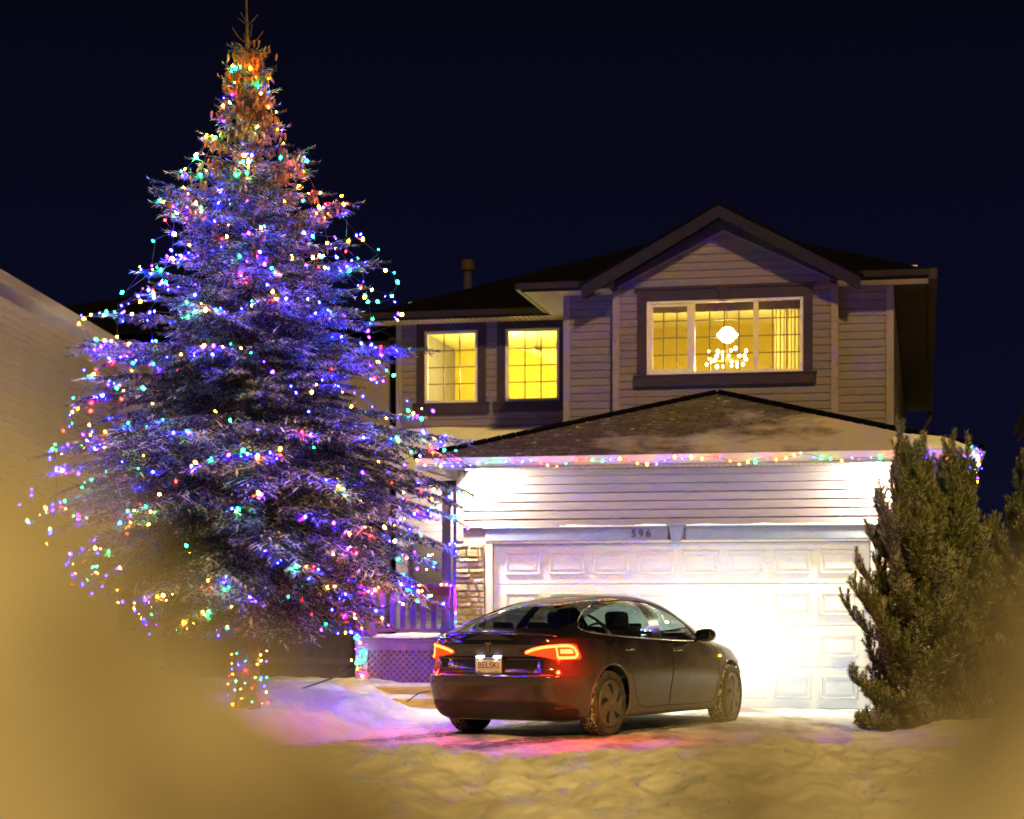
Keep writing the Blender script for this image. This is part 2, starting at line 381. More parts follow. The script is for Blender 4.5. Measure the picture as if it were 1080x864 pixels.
# garage front
gm = MB(); siding(gm, -.47, 5.80, 2.34, 3.10, 0, holes=[]); siding(gm, 4.98, 5.80, .0, 2.34, 0)
gm.build('garage_wall', M['siding'], H)
gm = MB()
gm.box(-.47,-.0,.02,.3,0,3.14); gm.box(4.88,5.80,.02,.3,0,3.14); gm.box(0,4.88,.02,.3,2.13,3.14)
gm.box(-.45,-.30,.3,5.2,0,3.14); gm.box(5.65,5.78,.3,8,0,3.14)
gm.build('garage_shell', M['trim_light'], H)
sw = MB(); siding(sw, 0, 8, 0, 3.1, 5.80, nrm=1, axis='x'); sw.build('garage_side_wall', M['siding'], H)
# garage corner boards, header trim, jambs
tm = MB(); tm.box(-.49,-.40,-.03,.02,2.17,3.10); tm.box(5.73,5.83,-.03,.06,0,3.10); tm.pieces('corner_trim', M['trim_light'], H)
tm = MB(); tm.box(-.10,2.315,-.045,.02,2.165,2.325); tm.box(2.545,5.10,-.045,.02,2.165,2.325); tm.box(-.13,5.13,-.062,.02,2.325,2.345)
tm.prism([(2.335,2.345),(2.525,2.345),(2.49,2.145),(2.37,2.145)], .09, 'y', -.075); tm.box(2.30,2.56,-.09,.02,2.345,2.375)
tm.build('header_trim', M['header'], H, bevel=.004)
tm = MB(); tm.box(-.10,-.005,-.035,.05,0,2.165); tm.box(4.885,4.98,-.035,.05,0,2.165); tm.box(-.10,4.98,-.03,.05,2.13,2.165); tm.box(-.02,.03,.05,.09,0,2.13); tm.box(4.85,4.90,.05,.09,0,2.13)
tm.build('door_frame', M['fascia_white'], H, bevel=.004)
hs = MB(); xx = np.linspace(.9,4.4,40)
for i in range(39):
    h_ = .014+.012*vnoise(xx[i]*4,2)*2
    hs.box(xx[i], xx[i+1]+.001, -.058,-.02, 2.345, 2.345+max(.006,h_))
hs.build('header_snow', M['snow'], H)
# sectional garage door
dm = MB(); dm.box(.0,4.88,.10,.14,0,2.13)
rows = 4; rh = 2.13/rows; cols = 8
for r_ in range(rows):
    dm.box(.005,4.875,.082,.10,r_*rh+.006,(r_+1)*rh-.006)
    for c_ in range(cols):
        x0 = .10+c_*(4.68/cols)+.06; x1 = .10+(c_+1)*(4.68/cols)-.06; z0 = r_*rh+.13; z1 = (r_+1)*rh-.11
        t = .014
        dm.box(x0,x1,.068,.082,z0,z0+t*1.6); dm.box(x0,x1,.068,.082,z1-t*1.6,z1); dm.box(x0,x0+t*1.6,.068,.082,z0,z1); dm.box(x1-t*1.6,x1,.068,.082,z0,z1)
        dm.box(x0+.06,x1-.06,.074,.082,z0+.06,z1-.06)
gd = dm.build('garage_door', M['door_white'], H, bevel=.003)
gd.location = (0,-.05,0)
hd = MB(); hd.box(2.36,2.52,.045,.068,.34,.37); hd.box(2.37,2.39,.06,.082,.34,.37); hd.box(2.49,2.51,.06,.082,.34,.37); hd.build('door_handle', M['black'], gd)
# stone veneer
def stones(name, x0, x1, z0, z1, yf):
    sm = MB(); z = z0; sm.box(x0+.01,x1-.01,yf+.05,.03,z0,z1); 
    while z < z1-.03:
        h = min(random.uniform(.05,.115), z1-z); x = x0-random.uniform(0,.1)
        while x < x1-.02:
            L_ = random.uniform(.10,.28); a = max(x, x0); b = min(x+L_, x1)
            if b-a > .03:
                d_ = random.uniform(0,.04); j = lambda: random.uniform(-.006,.006)
                y0 = yf+d_; g_ = .006
                a2, b2, c2, e2 = a+g_, b-g_, z+g_, z+h-g_
                sm.add([(a2,yf+.07,c2),(b2,yf+.07,c2),(b2,yf+.07,e2),(a2,yf+.07,e2),
                        (a2+.01+j(),y0+j(),c2+.01+j()),(b2-.01+j(),y0+j(),c2+.01+j()),(b2-.01+j(),y0+j(),e2-.01+j()),(a2+.01+j(),y0+j(),e2-.01+j())],
                       [(4,5,6,7),(0,1,5,4),(1,2,6,5),(2,3,7,6),(3,0,4,7)])
            x += L_
        z += h
    sm.build(name, M['stone'], H, bevel=.006)
stones('stone_veneer', -.50, -.105, 0, 2.13, -.09); stones('stone_veneer', 4.985, 5.84, 0, 2.13, -.09)
# garage soffit, fascia, gutter
sf = MB(); sf.box(-.88,6.18,-.42,-.001,3.105,3.12)
sf.m = 1
for i in range(90): sf.box(-.85+i*.078,-.838+i*.078,-.40,-.02,3.1035,3.1052)
sf.m = 0; sf.box(5.83,6.18,0,8,3.105,3.12); sf.box(-.88,-.50,0,2.4,3.105,3.12)
sf.build('soffit', [M['fascia_white'], M['trim_light']], H)
fm = MB(); fm.box(-.90,6.20,-.45,-.42,3.09,3.22); fm.box(6.18,6.21,-.42,8,3.09,3.22); fm.box(-.91,-.88,-.42,2.4,3.09,3.22); fm.pieces('fascia', M['fascia_white'], H)
gt = MB(); gt.prism([(-.56,3.225),(-.56,3.15),(-.53,3.12),(-.45,3.12),(-.45,3.225),(-.465,3.225),(-.465,3.135),(-.53,3.135),(-.548,3.155),(-.548,3.225)], 7.1, 'x', -.90)
gt.build('gutter', M['gutter'], H)
dsp = MB(); dsp.tube([(6.0,-.50,3.12),(6.0,-.48,3.02),(5.88,-.10,2.85),(5.88,-.06,2.7),(5.88,-.06,.1)], .035, 8); dsp.build('downspout', M['gutter_dark'], H)
# soffit pot lights of the garage
for x in (-.28, 5.12):
    pm = MB(); pm.lathe([(.075,3.104),(.075,3.094),(.055,3.094),(.052,3.103)], 24, 'z', (x,-.2,0))
    p = pm.build('pot_light', M['fascia_white'], H)
    bm_ = MB(); bm_.lathe([(.05,3.098),(.0005,3.097)], 20, 'z', (x,-.2,0)); bm_.build('bulb', emissive('pot_bulb', (1,.85,.55), 60), p)
    lamp('pot_light_lamp', 'SPOT', (x,-.22,3.08), 1250, (1,.86,.52), H, .05, 168, (.75 if x < 2 else -.75,.30,-.8), 1)
ls_ = MB(); ls_.box(.35,4.95,-.412,-.398,3.098,3.104); ls_.build('added_wash_strip', emissive('wash_strip_glow', (1,.94,.84), 62), H)  # unseen glowing strip, added to spread an even wash over the garage siding
# garage roof: hip against the upper wall
ez = 3.235; ap = (2.66,2.80,4.36)
rm_ = MB()
rm_.slab([(-.93,-.50,ez),(6.23,-.50,ez),ap], .03)
rm_.slab([(6.23,-.50,ez),(6.23,8,ez),(5.12,8,ez+.35),(5.12,2.9,ez+.36),ap], .03)
rm_.slab([(-.93,-.50,ez),ap,(.44,2.8,3.70),(-.5,2.4,3.4),(-.93,2.4,ez)], .03)
rm_.build('garage_roof', M['shingle'], H)
rc = MB()
for a_, b_ in (((-.93,-.50,ez),ap),((6.23,-.50,ez),ap)):
    a_ = Vector(a_); b_ = Vector(b_)
    for k in range(22):
        p = a_.lerp(b_, k/22)+Vector((0,0,.012)); q_ = a_.lerp(b_, (k+.8)/22)+Vector((0,0,.018)); rc.tube([p,q_], .05, 6)
rc.build('ridge_cap', M['dark_roof'], H)
def snow_drift(name, f, x0,x1,y0,y1, nx, ny, parent=H):
    X_, Y_ = np.meshgrid(np.linspace(x0,x1,nx), np.linspace(y0,y1,ny), indexing='ij')
    Z_ = f(X_, Y_); Fq = grid_faces(nx, ny)
    return mesh_np(name, np.stack([X_,Y_,Z_],-1).reshape(-1,3), Fq.ravel(), np.full(len(Fq),4), M['snow'], parent, True)
def roof_z(x, y): 
    fz = ez+(y+.5)*(ap[2]-ez)/3.3; rz_ = ez+(6.23-x)*(ap[2]-ez)/3.57; return np.minimum(fz, rz_)
def drift(x, y):
    t = .07*np.exp(-((x-5.75)/.62)**2-((y+.15)/.55)**2) +.012*fbm(x*2,y*2,3)-.022
    edge = smoothstep(-.56,-.40,y)*smoothstep(6.28,6.12,x)
    return roof_z(x, y)+np.minimum(t, .2)*edge-.03*(1-edge)
snow_drift('roof_snow', drift, 3.4, 6.28, -.56, 2.4, 70, 70)
# upper storey walls
BW = (1.645,3.875,4.64,5.705)
up = MB()
xa = 2.745
tri = lambda z: (1.2,4.31) if z < 5.93 else (min(1.2+(z-5.93)*2.06, xa-.001), max(4.31-(z-5.93)*2.06, xa+.001))
siding(up, 1.2, 4.31, 3.55, 6.67, 2.80, holes=[BW], tri=tri)
up.build('gable_wall', M['siding'], H)
up = MB(); siding(up, .44, 1.2, 3.3, 5.88, 2.95); up.build('upper_wall', M['siding'], H); up = MB(); siding(up, 4.31, 5.09, 3.3, 5.88, 2.95); up.build('upper_wall', M['siding'], H)
up = MB(); siding(up, 2.95, 20, 3.3, 5.88, 5.10, nrm=1, axis='x'); up.build('upper_side_wall', M['siding'], H)
w1 = (-2.27,-1.40,4.58,5.73); w2 = (-.95,-.08,4.58,5.73)
up = MB(); siding(up, -2.71, .44, .85, 5.86, 5.20, holes=[w1,w2]); up.build('living_wall', M['siding'], H)
up = MB()
def wall_with_holes(mb, x0,x1,z0,z1,y0,y1, holes):
    xsx = sorted({x0,x1,*[h[0] for h in holes],*[h[1] for h in holes]})
    for a, b in zip(xsx[:-1], xsx[1:]):
        hh = [h for h in holes if h[0] <= a+1e-6 and h[1] >= b-1e-6]
        if hh: mb.box(a,b,y0,y1,z0,hh[0][2]); mb.box(a,b,y0,y1,hh[0][3],z1)
        else: mb.box(a,b,y0,y1,z0,z1)
wall_with_holes(up, 1.2,4.31,3.3,5.93,2.815,2.94,[BW]); up.box(.46,1.2,2.965,3.1,3.3,5.9); up.box(4.31,5.07,2.965,3.1,3.3,5.9)
wall_with_holes(up, -2.69,.44,.3,5.86,5.215,5.34,[w1,w2]); up.box(4.95,5.08,3.1,20,3.3,5.88); up.box(.46,.60,3.1,5.2,3.3,5.88); up.box(-2.69,-2.55,5.34,20,.3,5.88)
up.prism([(1.2,5.93),(4.31,5.93),(xa,6.66)], .12, 'y', 2.815); up.box(-2.69,5.07,19.8,19.95,.3,5.88)
up.build('wall_core', M['trim_light'], H)
tm = MB()
for (x0,x1,y0,y1,z0,z1) in ((1.15,1.25,2.765,2.96,3.6,5.93),(4.26,4.36,2.765,2.96,3.6,5.93),(.40,.50,2.915,3.0,3.5,5.88),(5.02,5.125,2.915,3.03,3.3,5.88),(-2.74,-2.65,5.165,5.25,.85,5.86)): tm.box(x0,x1,y0,y1,z0,z1)
for s_ in (-1,1):
    x0 = 1.2 if s_ < 0 else 4.31
    tm.add([(x0,2.775,5.93),(xa,2.775,6.69),(xa,2.775,6.655),(x0,2.775,5.895),(x0,2.80,5.93),(xa,2.80,6.69),(xa,2.80,6.655),(x0,2.80,5.895)],[(0,1,2,3),(4,5,1,0),(3,2,6,7)])
tm.pieces('corner_trim', M['trim_light'], H)

def window(name_label, W_, y, lites, rows_, dark, parent=H, key=False, colsn=(3,), surround=.13):
    x0,x1,z0,z1 = W_
    f = MB(); t = .045
    f.box(x0,x1,y-.03,y+.06,z1-t,z1); f.box(x0,x1,y-.03,y+.06,z0,z0+t); f.box(x0,x0+t,y-.03,y+.06,z0+t,z1-t); f.box(x1-t,x1,y-.03,y+.06,z0+t,z1-t)
    cells = []
    a = x0+t
    for i, b in enumerate(list(lites)+[x1-t]):
        if i < len(lites): f.box(b-.035,b+.035,y-.025,y+.06,z0+t,z1-t); cells.append((a, b-.035)); a = b+.035
        else: cells.append((a, b))
    if key:      # the casement on the left has its own sash frame
        a, b = cells[0]; s_ = .04
        f.box(a,b,y-.015,y+.03,z1-t-s_,z1-t); f.box(a,b,y-.015,y+.03,z0+t,z0+t+s_); f.box(a,a+s_,y-.015,y+.03,z0+t+s_,z1-t-s_); f.box(b-s_,b,y-.015,y+.03,z0+t+s_,z1-t-s_)
    fo = f.build('window', M['vinyl_white'], parent, bevel=.004)
    if name_label: fo['label'] = name_label
    for i, (a, b) in enumerate(cells):
        p = MB(); p.add([(a,y+.025,z0+t),(b,y+.025,z0+t),(b,y+.025,z1-t),(a,y+.025,z1-t)], [(0,1,2,3)]); p.build('pane', M['pane'], fo)
        gr = MB(); nc = colsn[i % len(colsn)]
        for k in range(1, nc): xk = a+(b-a)*k/nc; gr.box(xk-.008,xk+.008,y+.03,y+.042,z0+t,z1-t)
        for k in range(1, rows_): zk = z0+t+(z1-z0-2*t)*k/rows_; gr.box(a,b,y+.029,y+.041,zk-.008,zk+.008)
        gr.build('grille', M['grille'], fo)
    tr = MB(); s_ = surround
    tr.box(x0-s_,x0-.001,y-.055,y+.01,z0-.001,z1+.001); tr.box(x1+.001,x1+s_,y-.055,y+.01,z0-.001,z1+.001)
    tr.box(x0-s_,x1+s_,y-.055,y+.01,z1+.001,z1+s_+.02)
    if key: tr.prism([((x0+x1)/2-.09,z1+s_+.05),((x0+x1)/2+.09,z1+s_+.05),((x0+x1)/2+.05,z1+.01),((x0+x1)/2-.05,z1+.01)], .04, 'y', y-.095); tr.box(x0-s_-.05,x1+s_+.05,y-.075,y+.01,z1+s_+.02,z1+s_+.05)
    tr.build('surround', dark, fo, bevel=.004)
    sl_ = MB(); sl_.box(x0-s_-.05,x1+s_+.05,y-.08,y+.01,z0-.17,z0-.001); sl_.box(x0-s_-.06,x1+s_+.06,y-.095,y+.01,z0-.03,z0-.002)
    sl_.build('sill', dark, fo, bevel=.004)
    return fo
window('wide triple bedroom window in the gable', BW, 2.80, (2.30,3.205), 4, M['trim_dark'], key=True, colsn=(3,4,3))
window('left of the two small square windows', w1, 5.20, (), 4, M['trim_dark'])
window('right of the two small square windows', w2, 5.20, (), 4, M['trim_dark'])

# lit rooms behind the windows
wall_y = noisy(mat('room_paint_yellow', rough=.8), [(.62,.47,.06),(.70,.55,.09)], 1.5)
wall_w = noisy(mat('room_paint_ceiling', rough=.8), [(.78,.72,.34),(.82,.76,.40)], 1.5)
def room(x0,x1,y0,y1,z0,z1):
    m = MB(); m.add([(x0,y0,z0),(x1,y0,z0),(x1,y1,z0),(x0,y1,z0),(x0,y0,z1),(x1,y0,z1),(x1,y1,z1),(x0,y1,z1)], [(0,1,2,3),(1,2,6,5),(2,3,7,6),(3,0,4,7)])
    m.m = 1; m.add([(x0,y0,z1),(x1,y0,z1),(x1,y1,z1),(x0,y1,z1)], [(0,1,2,3)])
    return m
r1 = room(1.0,4.6,3.12,6.6,3.45,5.88); r1.m = 0; r1.build('bedroom_interior', [wall_y, wall_w], H)
r2 = room(-2.6,.42,5.36,8.4,3.45,5.9); r2.m = 1
r2.add([(-2.55,8.38,5.85),(-1.35,8.38,5.85),(-.2,8.38,5.3),(-.2,8.38,5.85)], [(0,1,2,3)])
r2.build('landing_interior', [wall_y, wall_w], H)
lamp('room_lamp', 'POINT', (2.62,4.0,4.9), 125, (.98,.86,.30), H, .10)
lamp('room_lamp', 'POINT', (-1.2,6.7,5.2), 200, (.98,.86,.24), H, .15)
# bedroom valance, blind and curtain
vm = MB()
for k in range(60):
    xk = 1.58+k*.0397; vm.box(xk,xk+.041,2.98+.012*math.sin(k*1.3),2.99+.012*math.sin(k*1.3),5.56,5.76)
vm.build('valance', noisy(mat('valance_cloth', rough=.9), [(.26,.20,.10),(.34,.27,.14)], 20), H)
cm_ = MB(); n_ = 60; pts = []
for k in range(n_+1):
    xk = 3.45+.45*k/n_; pts.append((xk, 3.03+.012*math.sin(k*.9)+.006*math.sin(k*2.3)))
for k in range(n_): cm_.add([(pts[k][0],pts[k][1],4.5),(pts[k+1][0],pts[k+1][1],4.5),(pts[k+1][0],pts[k+1][1],5.8),(pts[k][0],pts[k][1],5.8)], [(0,1,2,3)])
cmt = noisy(mat('curtain_sheer', rough=.9), [(.62,.56,.22),(.72,.66,.30)], 20)
_tr = N(cmt,'ShaderNodeBsdfTranslucent'); _tr.inputs[0].default_value = (.85,.75,.32,1); _mx = N(cmt,'ShaderNodeMixShader'); _mx.inputs[0].default_value = .75
_o = [n for n in cmt.node_tree.nodes if n.type == 'OUTPUT_MATERIAL'][0]; lk(cmt, bs(cmt).outputs[0], _mx.inputs[1]); lk(cmt, _tr.outputs[0], _mx.inputs[2]); lk(cmt, _mx.outputs[0], _o.inputs[0])
cm_.build('curtain', cmt, H, smooth=True)
# chandelier and a ceiling pendant, inside
ch = empty('chandelier', (*L2W(2.62,4.55), 5.40), -TH, label='bright multi-bulb chandelier glowing behind the wide gable window', cat='chandelier')
mm = MB(); mm.tube([(0,0,.1),(0,0,.8)], .01); mm.lathe([(.02,0),(.05,.04),(.02,.12)], 12, 'z'); mm.tube([(0,0,.02),(0,0,-.42)], .01); mm.tube([(.26*math.cos(t),.16*math.sin(t),-.34) for t in np.linspace(0,2*PI,25)[:-1]], .012, 6, True); 
for k in range(5):
    a = k*2*PI/5; mm.tube([(0,0,.05),(.07*math.cos(a),.07*math.sin(a),-.04),(.13*math.cos(a),.13*math.sin(a),.0)], .008, 6)
mm.build('frame', mat('brass', (.5,.35,.12), .3, 1), ch)
eb = emissive('chandelier_bulb', (1,.9,.55), 30)
for k in range(5):
    a = k*2*PI/5; b_ = MB(); b_.lathe([(.001,.07),(.03,.055),(.035,.03),(.02,.0),(.001,-.01)], 14, 'z', (.13*math.cos(a),.13*math.sin(a),.0)); b_.build('lamp_shade', eb, ch, smooth=True)
b_ = MB(); b_.lathe([(.12*math.sin(a),.02-.12*math.cos(a)) for a in np.linspace(.02,PI-.02,14)], 24, 'z', (.02,-.15,.0)); b_.build('globe', eb, ch, smooth=True)
for gx, gz, gr2 in ():
    b_ = MB(); b_.lathe([(.12*gr2*math.sin(a),gz-.12*gr2*math.cos(a)) for a in np.linspace(.02,PI-.02,10)], 16, 'z', (gx,-.1,.0)); b_.build('globe', eb, ch, smooth=True)
cbm = emissive('candle_bulb_glow', (1,.88,.45), 9)
for k in range(24):
    gx = -.27+.54*(k%6)/5+.02*math.sin(k*2.7); gz = -.20-.075*(k//6)+.018*math.sin(k*1.9); gy = .16*math.sin(k*1.3); q2 = .021+.006*((k*5)%3)/2
    b_ = MB(); b_.lathe([(q2*math.sin(t),gz-q2*1.2*math.cos(t)) for t in np.linspace(.02,PI-.02,8)], 12, 'z', (gx,gy,.0)); b_.build('candle_bulb', cbm, ch, smooth=True)
pn = empty('pendant_light', (*L2W(-.72,6.6), 5.6), -TH, label='small ceiling pendant with a thin stem behind the right small window', cat='pendant light')
b_ = MB(); b_.lathe([(.001,.06),(.05,.05),(.09,.0),(.07,-.03),(.001,-.04)], 18, 'z'); b_.build('lamp_shade', mat('pendant_shade',(.5,.35,.15),.4), pn, smooth=True)
b_ = MB(); b_.tube([(0,0,.05),(0,0,.3)], .008); b_.tube([(0,0,-.03),(0,0,-1.1)], .005); b_.build('stem', mat('pendant_stem',(.35,.25,.08),.4), pn)

# main roof
E0 = 5.96; P_ = .43
z_ = lambda d: E0+P_*d
mr = MB()
mr.slab([(-.12,2.47,E0),(.80,2.47,E0),(2.72,4.88,z_(2.41)),(2.76,5.35,z_(2.85))], .04); mr.slab([(4.64,2.47,E0),(5.64,2.47,E0),(2.76,5.35,z_(2.85)),(2.72,4.88,z_(2.41))], .04)
mr.slab([(-.12,2.47,E0),(2.76,5.35,z_(2.85)),(2.76,7.55,z_(2.85)),(-.12,4.67,E0)], .04)
mr.slab([(5.64,2.47,E0),(5.64,20.4,E0),(1.255,16.05,z_(4.355)),(1.255,9.055,z_(4.355)),(2.76,7.55,z_(2.85)),(2.76,5.35,z_(2.85))], .04)
mr.slab([(-3.13,4.67,E0),(-.12,4.67,E0),(2.76,7.55,z_(2.85)),(1.255,9.055,z_(4.355))], .04)
mr.slab([(-3.13,20.4,E0),(-3.13,4.67,E0),(1.255,9.055,z_(4.355)),(1.255,16.05,z_(4.355))], .04)
mr.slab([(5.64,20.4,E0),(-3.13,20.4,E0),(1.255,16.05,z_(4.355))], .04)
mr.build('main_roof', M['dark_roof'], H)
gr_ = MB()
for s_ in (-1,1):
    xo = .74 if s_ < 0 else 4.70
    gr_.slab([(2.72,2.38,7.01),(xo,2.38,5.925),(xo,4.9,5.925),(2.72,4.9,7.01)][::(1 if s_ < 0 else -1)], .035)
gr_.build('gable_roof', M['dark_roof'], H)
# rake boards, their inner band and soffit
rk = MB()
for s_ in (-1,1):
    xo = .76 if s_ < 0 else 4.68; xi = xa
    rk.add([(xo,2.40,5.90),(2.72,2.40,6.985),(2.72,2.40,6.79),(xo,2.40,5.705),(xo,2.43,5.90),(2.72,2.43,6.985),(2.72,2.43,6.79),(xo,2.43,5.705)], [(0,1,2,3),(3,2,6,7),(4,5,6,7),(0,3,7,4)])
    rk.add([(xo,2.43,5.77),(2.72,2.43,6.85),(2.72,2.80,6.85),(xo,2.80,5.77)], [(0,1,2,3)])
rk.pieces('rake_board', M['fascia'], H)
rk = MB()
for s_ in (-1,1):
    x1 = 1.16 if s_ < 0 else 4.35; x2 = .78 if s_ < 0 else 4.66
    rk.add([(x1,2.74,5.90),(xa,2.74,6.685),(2.72,2.74,6.84),(x2,2.74,5.76),(x1,2.80,5.90),(xa,2.80,6.685)], [(0,1,2,3),(0,1,5,4)])
rk.pieces('frieze_board', M['trim_dark'], H)
bx_ = MB()   # boxed returns where the rakes meet the level eaves
bx_.prism([(.40,5.98),(.78,5.93),(1.22,5.98),(1.22,5.86),(.40,5.86)], .5, 'y', 2.44)
bx_.prism([(4.26,5.98),(4.66,5.93),(5.10,5.98),(5.10,5.86),(4.26,5.86)], .5, 'y', 2.44)
bx_.pieces('eave_return', M['fascia'], H)
fm = MB()
fm.box(-.10,.9,2.44,2.47,5.84,5.965); fm.box(4.55,5.62,2.44,2.47,5.84,5.965); fm.box(-.13,-.10,2.44,4.67,5.84,5.965); fm.box(-3.12,-.13,4.64,4.67,5.84,5.965); fm.box(-3.15,-3.12,4.64,20.4,5.84,5.965)
fm.pieces('fascia', M['fascia'], H)
gt = MB()
gt.box(-.16,.72,2.36,2.438,5.87,5.96); gt.box(4.72,5.62,2.36,2.438,5.87,5.96); gt.box(-3.15,-.16,4.56,4.638,5.87,5.96); gt.box(-.21,-.132,2.40,4.56,5.87,5.96)
gt.pieces('gutter', M['fascia'], H, bevel=.006)
gt = MB(); gt.box(5.60,5.72,2.38,20.4,5.82,5.965); gt.tube([(5.66,20.3,5.82),(5.66,20.3,5.65),(5.5,20.25,5.4),(5.2,20.2,5.3),(5.16,20.2,5.1),(5.16,20.2,.2)], .04, 8); gt.build('side_gutter', M['gutter_dark'], H)
sf = MB(); sf.box(4.36,5.60,2.47,2.93,5.846,5.856); sf.build('soffit', M['fascia_white'], H)
sf = MB(); sf.box(-3.10,-.10,4.68,5.19,5.845,5.855); sf.box(-.10,.40,2.47,5.19,5.845,5.856); sf.box(.40,1.15,2.47,2.93,5.846,5.856)
sf.m = 1
for i in range(34): sf.box(-3.05+i*.085,-3.035+i*.085,4.70,5.17,5.8435,5.8452)
for i in range(30): sf.box(-.08,.38,2.55+i*.085,2.562+i*.085,5.8435,5.8462)
sf.build('soffit', [M['fascia_white'], M['trim_dark']], H)
sf = MB(); sf.box(5.13,5.60,2.93,20.2,5.846,5.856); sf.build('side_soffit', M['gutter_dark'], H)
# vent pipe on the roof
vp = MB(); vp.lathe([(.07,0),(.07,.42),(.115,.42),(.115,.56),(.07,.60),(.001,.61)], 16, 'z', (-1.9,6.6,6.52)); vp.lathe([(.16,0),(.08,.14)], 16, 'z', (-1.9,6.6,6.44)); vp.build('vent_pipe', M['gutter_dark'], H, smooth=False)
# snow on the upper roof edges
def strip_snow(name, x0,x1,y, z, w_=.3, h=.05, seed=0):
    def f(X_,Y_):
        t = (Y_-y)/w_; e_ = np.minimum(smoothstep(0,.2,t), smoothstep(1,.6,t))*smoothstep(x0,x0+.15,X_)*smoothstep(x1,x1-.15,X_)
        return z+P_*(Y_-y)+ (h*(.6+1.2*vnoise(X_*3+seed,Y_*3)))*e_-.012*(1-e_)
    snow_drift(name, f, x0, x1, y, y+w_, 50, 14)
strip_snow('roof_snow', 4.85, 5.45, 2.55, E0+.005, .35, .012)
strip_snow('roof_snow', -2.6, -1.7, 4.75, E0+.005, .7, .012, 3); strip_snow('roof_snow', -1.5, -.4, 4.75, E0+.005, .9, .010, 6)

# porch: deck, skirt, railing, posts, roof
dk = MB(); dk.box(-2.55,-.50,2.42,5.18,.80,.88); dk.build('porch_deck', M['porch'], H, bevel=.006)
def pdrift(x, y): return .88+.03+.02*fbm(x*3,y*3,3)-.045*(1-smoothstep(2.38,2.5,y))
snow_drift('deck_snow', pdrift, -2.5, -.55, 2.38, 5.1, 40, 40)
lt = MB(); lt.box(-2.50,-.52,2.44,2.475,.68,.80); lt.box(-2.50,-.52,2.44,2.475,.10,.16); lt.box(-2.50,-2.42,2.44,2.475,.16,.68)
for s_ in (-1,1):
    for k in range(-7, 28):
        x0 = -2.5+k*.095; pts = []
        a0, a1 = x0, x0+.56*1
        xa0, xa1 = (a0, a1) if s_ > 0 else (a1, a0)
        # clip to the panel
        t0, t1 = 0., 1.
        for lim, sgn in ((-2.42,1),(-.54,-1)):
            f0 = (xa0-lim)*sgn; f1 = (xa1-lim)*sgn
            if f0 < 0 and f1 < 0: t0 = 2; break
            if f0 < 0: t0 = max(t0, f0/(f0-f1))
            if f1 < 0: t1 = min(t1, f0/(f0-f1))
        if t1-t0 < .03: continue
        P0 = (xa0+(xa1-xa0)*t0, .14+.56*t0); P1 = (xa0+(xa1-xa0)*t1, .14+.56*t1)
        yy = 2.452 if s_ > 0 else 2.464; w2_ = .019
        lt.prism([(P0[0]-w2_,P0[1]),(P0[0]+w2_,P0[1]),(P1[0]+w2_,P1[1]),(P1[0]-w2_,P1[1])], .010, 'y', yy)
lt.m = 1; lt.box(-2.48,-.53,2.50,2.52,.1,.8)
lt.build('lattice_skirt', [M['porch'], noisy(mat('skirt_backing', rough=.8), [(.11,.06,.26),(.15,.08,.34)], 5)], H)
rl = MB(); rl.box(-2.50,-1.12,2.44,2.50,.955,1.0); rl.box(-2.50,-1.12,2.42,2.52,1.60,1.645); rl.box(-2.50,-1.12,2.45,2.49,1.52,1.60)
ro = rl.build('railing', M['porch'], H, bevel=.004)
for k in range(9):
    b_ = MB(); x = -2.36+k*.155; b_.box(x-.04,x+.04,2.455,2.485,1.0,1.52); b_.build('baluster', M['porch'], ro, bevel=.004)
sr = MB(); x_ = -1.10
sr.box(-1.13,-1.07,2.50,5.1,.955,1.0); sr.box(-1.14,-1.06,2.50,5.1,1.60,1.645); sr.box(-1.12,-1.08,2.50,5.1,1.52,1.6)
for (x0,x1) in ((-1.30,-1.19),(-1.13,-1.02)):
    p = MB(); p.box(x0,x1,2.425,2.53,.88,3.2); p.box(x0-.02,x1+.02,2.41,2.545,.88,1.02); p.box(x0-.02,x1+.02,2.41,2.545,3.0,3.08)
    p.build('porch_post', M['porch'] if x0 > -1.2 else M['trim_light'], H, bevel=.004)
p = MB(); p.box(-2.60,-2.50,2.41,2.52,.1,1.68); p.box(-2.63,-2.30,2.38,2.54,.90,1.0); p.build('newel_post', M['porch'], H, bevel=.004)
pr = MB(); pr.slab([(-3.1,2.1,3.15),(-.5,2.1,3.15),(.44,5.19,4.12),(-3.1,5.19,4.12)], .12); pr.build('porch_roof', M['fascia'], H)
ps = MB()
def prs(x, y): return 3.16+(y-2.1)*(.97/3.09)+.06+.03*fbm(x*1.5,y*1.5,3)-.08*(1-smoothstep(2.05,2.3,y))
snow_drift('porch_roof_snow', prs, -3.15, -.35, 2.05, 5.17, 40, 40)
# dark picture window of the living room behind the porch, and its entry door
dw = MB(); dw.box(-2.45,-1.75,5.12,5.18,1.25,2.35); dw.build('porch_window', M['trim_dark'], H)
bx_ = MB(); bx_.box(-1.62,-1.16,2.34,2.42,1.47,1.60); bx_.box(-1.64,-1.14,2.33,2.43,1.585,1.61)
tag(bx_.build('planter_box', noisy(mat('planter_plum', rough=.6), [(.20,.06,.08),(.28,.09,.11)], 5), None, bevel=.004), label='reddish brown planter box hung on the porch railing', cat='planter')
o = bpy.data.objects['planter_box']; o.location = HO; o.rotation_euler = (0,0,-TH)
lamp('porch_lamp', 'POINT', (-1.5,4.5,2.75), 420, (1,.84,.58), H, .08)
pl_ = MB(); pl_.lathe([(.09,2.98),(.11,2.95),(.10,2.90),(.001,2.86)], 18, 'z', (-1.5,4.5,0)); pl_.build('porch_light', emissive('porch_globe',(1,.85,.6),12), H, smooth=True)
